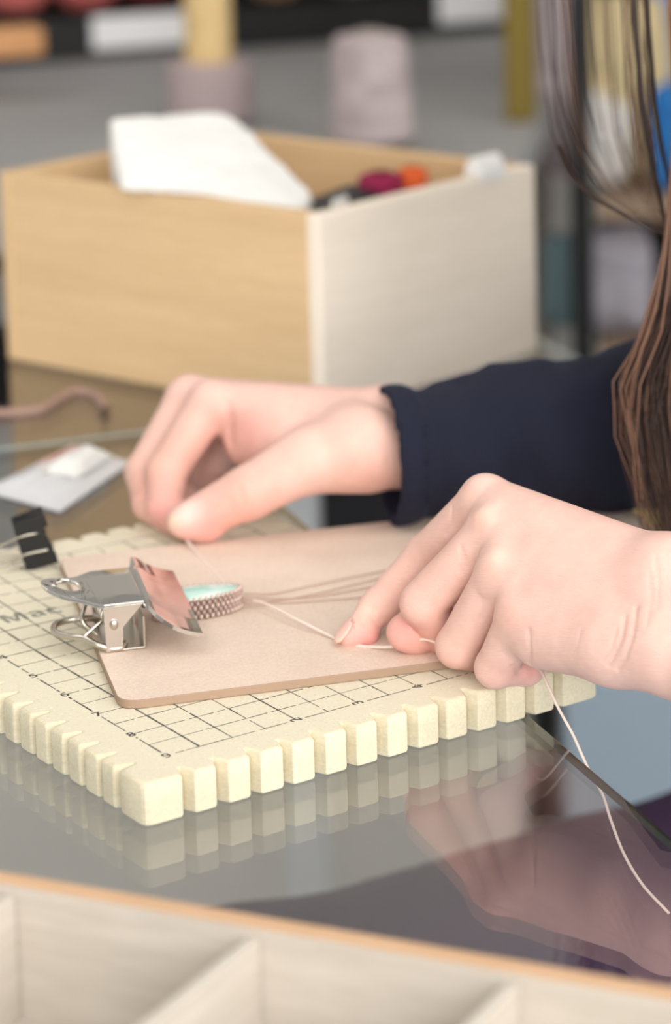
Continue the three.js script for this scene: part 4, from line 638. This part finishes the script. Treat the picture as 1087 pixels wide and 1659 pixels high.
{ // olive post and supply rack at the right
  const po = solo('olive_post', rbox(0.025, 0.62, 0.03, 0.003), std({ color: '#7d6a24', roughness: 0.6 }), 'olive yellow upright post standing at the right end of the grey counter', 'post'); const p = at(843, 150, 2.42); po.position.set(p.x, T + 0.3103, p.z);
  const rk = thing('supply_rack', 'dark supply rack with wooden shelves behind the person', 'rack'); const rx = 0.125, z = -2.45, w = 0.62;
  for (const [x, dz] of [[rx - w / 2, 0], [rx + w / 2, 0], [rx - w / 2, -0.34], [rx + w / 2, -0.34]]) mesh('upright', rbox(0.02, 1.44, 0.02, 0.003, x, 1.03, z + dz), blackM, rk);
  mesh('rack_back', box(w, 1.44, 0.012, rx, 1.025, z - 0.36), std({ color: '#1d1a1c', roughness: 0.9 }), rk);
  mesh('base_cabinet', rbox(w + 0.04, 0.30, 0.40, 0.004, rx, 0.151, z - 0.16), std({ color: '#b4c5d4', roughness: 0.6 }), rk, 'pale blue base cabinet');
  const lev = [T - 0.42, T - 0.222, T - 0.088, T + 0.25, T + 0.55]; lev.forEach((y) => mesh('rack_shelf', rbox(w - 0.03, 0.018, 0.36, 0.002, rx, y, z - 0.17), std({ color: '#a38c76', roughness: 0.7 }), rk));
  const onShelf = (px, d, k) => { const p = at(px, 300, 1), z0 = -(d + 0.13), o = camera.position, q = (z0 - o.z) / (p.z - o.z); return V(o.x + (p.x - o.x) * q, lev[k] + 0.0093, z0); };
  const pillow = (n, px, d, k, W, Hh, D, col, label, cat, lean = 0, tr = 0) => { const c = onShelf(px, d, k), f = (x, y, z2) => { const a = Math.abs(x) / (W / 2), b = Math.abs(y - Hh / 2) / (Hh / 2), e = Math.abs(z2) / (D / 2) ; const pin = 0.6 + 0.4 * Math.min(1, 2.2 * (1 - b)); return (Math.pow(a ** 5 + b ** 5 + (e / pin) ** 3, 1 / 4) - 1) * Math.min(W, Hh, D) * 0.4 + 0.002 * noise3(x * 70, y * 70, z2 * 70); };
    const o = solo(n, nets(f, V(-W * 0.6, -Hh * 0.1, -D * 0.7), V(W * 0.6, Hh * 1.1, D * 0.7), 0.005), std({ color: col, roughness: 0.8 }), label, cat); o.position.copy(c); o.position.y += 0.0015; o.rotation.z = lean; };
  pillow('paper_packet', 1010, 2.40, 2, 0.085, 0.17, 0.05, '#d2c096', 'yellow paper packet standing on the rack behind the hair', 'packet');
  pillow('paper_packet', 968, 2.37, 2, 0.05, 0.085, 0.03, '#e4e0dc', 'small white packet leaning before the yellow one on the rack', 'packet', -0.12);
  pillow('paper_packet', 912, 2.41, 2, 0.048, 0.2, 0.04, '#b5a9ac', 'grey mauve packet at the left of the rack', 'packet');
  pillow('paper_packet', 1085, 2.44, 2, 0.05, 0.21, 0.04, '#8b90b4', 'lavender packet at the right of the yellow one on the rack', 'packet');
  pillow('storage_pouch', 1092, 2.34, 2, 0.04, 0.10, 0.03, '#1f6fb5', 'bright blue pouch at the photo right edge on the rack', 'pouch');
  pillow('storage_pouch', 925, 2.38, 1, 0.055, 0.088, 0.05, '#7f9aa2', 'pale teal pouch under the upper rack shelf', 'pouch');
  pillow('paper_packet', 995, 2.36, 1, 0.07, 0.1, 0.05, '#a8a4ad', 'grey lavender packet on the middle rack shelf', 'packet');
  pillow('paper_packet', 1000, 2.36, 0, 0.08, 0.125, 0.06, '#b9a468', 'mustard packet on the low rack shelf', 'packet');
  pillow('paper_packet', 1078, 2.45, 0, 0.06, 0.14, 0.06, '#8d8168', 'olive grey packet on the low rack shelf', 'packet');
  pillow('storage_pouch', 912, 2.36, 0, 0.055, 0.075, 0.05, '#22526f', 'dark blue pouch on the low rack shelf', 'pouch');
  const bk = thing('notebook', 'dusty pink notebook lying on the dark blue pouch in the rack', 'notebook'); bk.position.copy(onShelf(905, 2.36, 0)).add(V(0, 0.082, 0)); bk.rotation.y = 0.2; bk.rotation.z = -0.12;
  mesh('pages', rbox(0.062, 0.008, 0.05, 0.001), white, bk); mesh('cover', mergeGeometries([rbox(0.065, 0.002, 0.053, 0.0006, 0, 0.005, 0), rbox(0.065, 0.002, 0.053, 0.0006, 0, -0.005, 0), rbox(0.002, 0.008, 0.053, 0.0006, -0.0325, 0, 0)]), std({ color: '#b98d93', roughness: 0.8 }), bk);
}
scene.traverse((o) => { if (o.isRectAreaLight) o.castShadow = false; });
renderer.render(scene, camera);
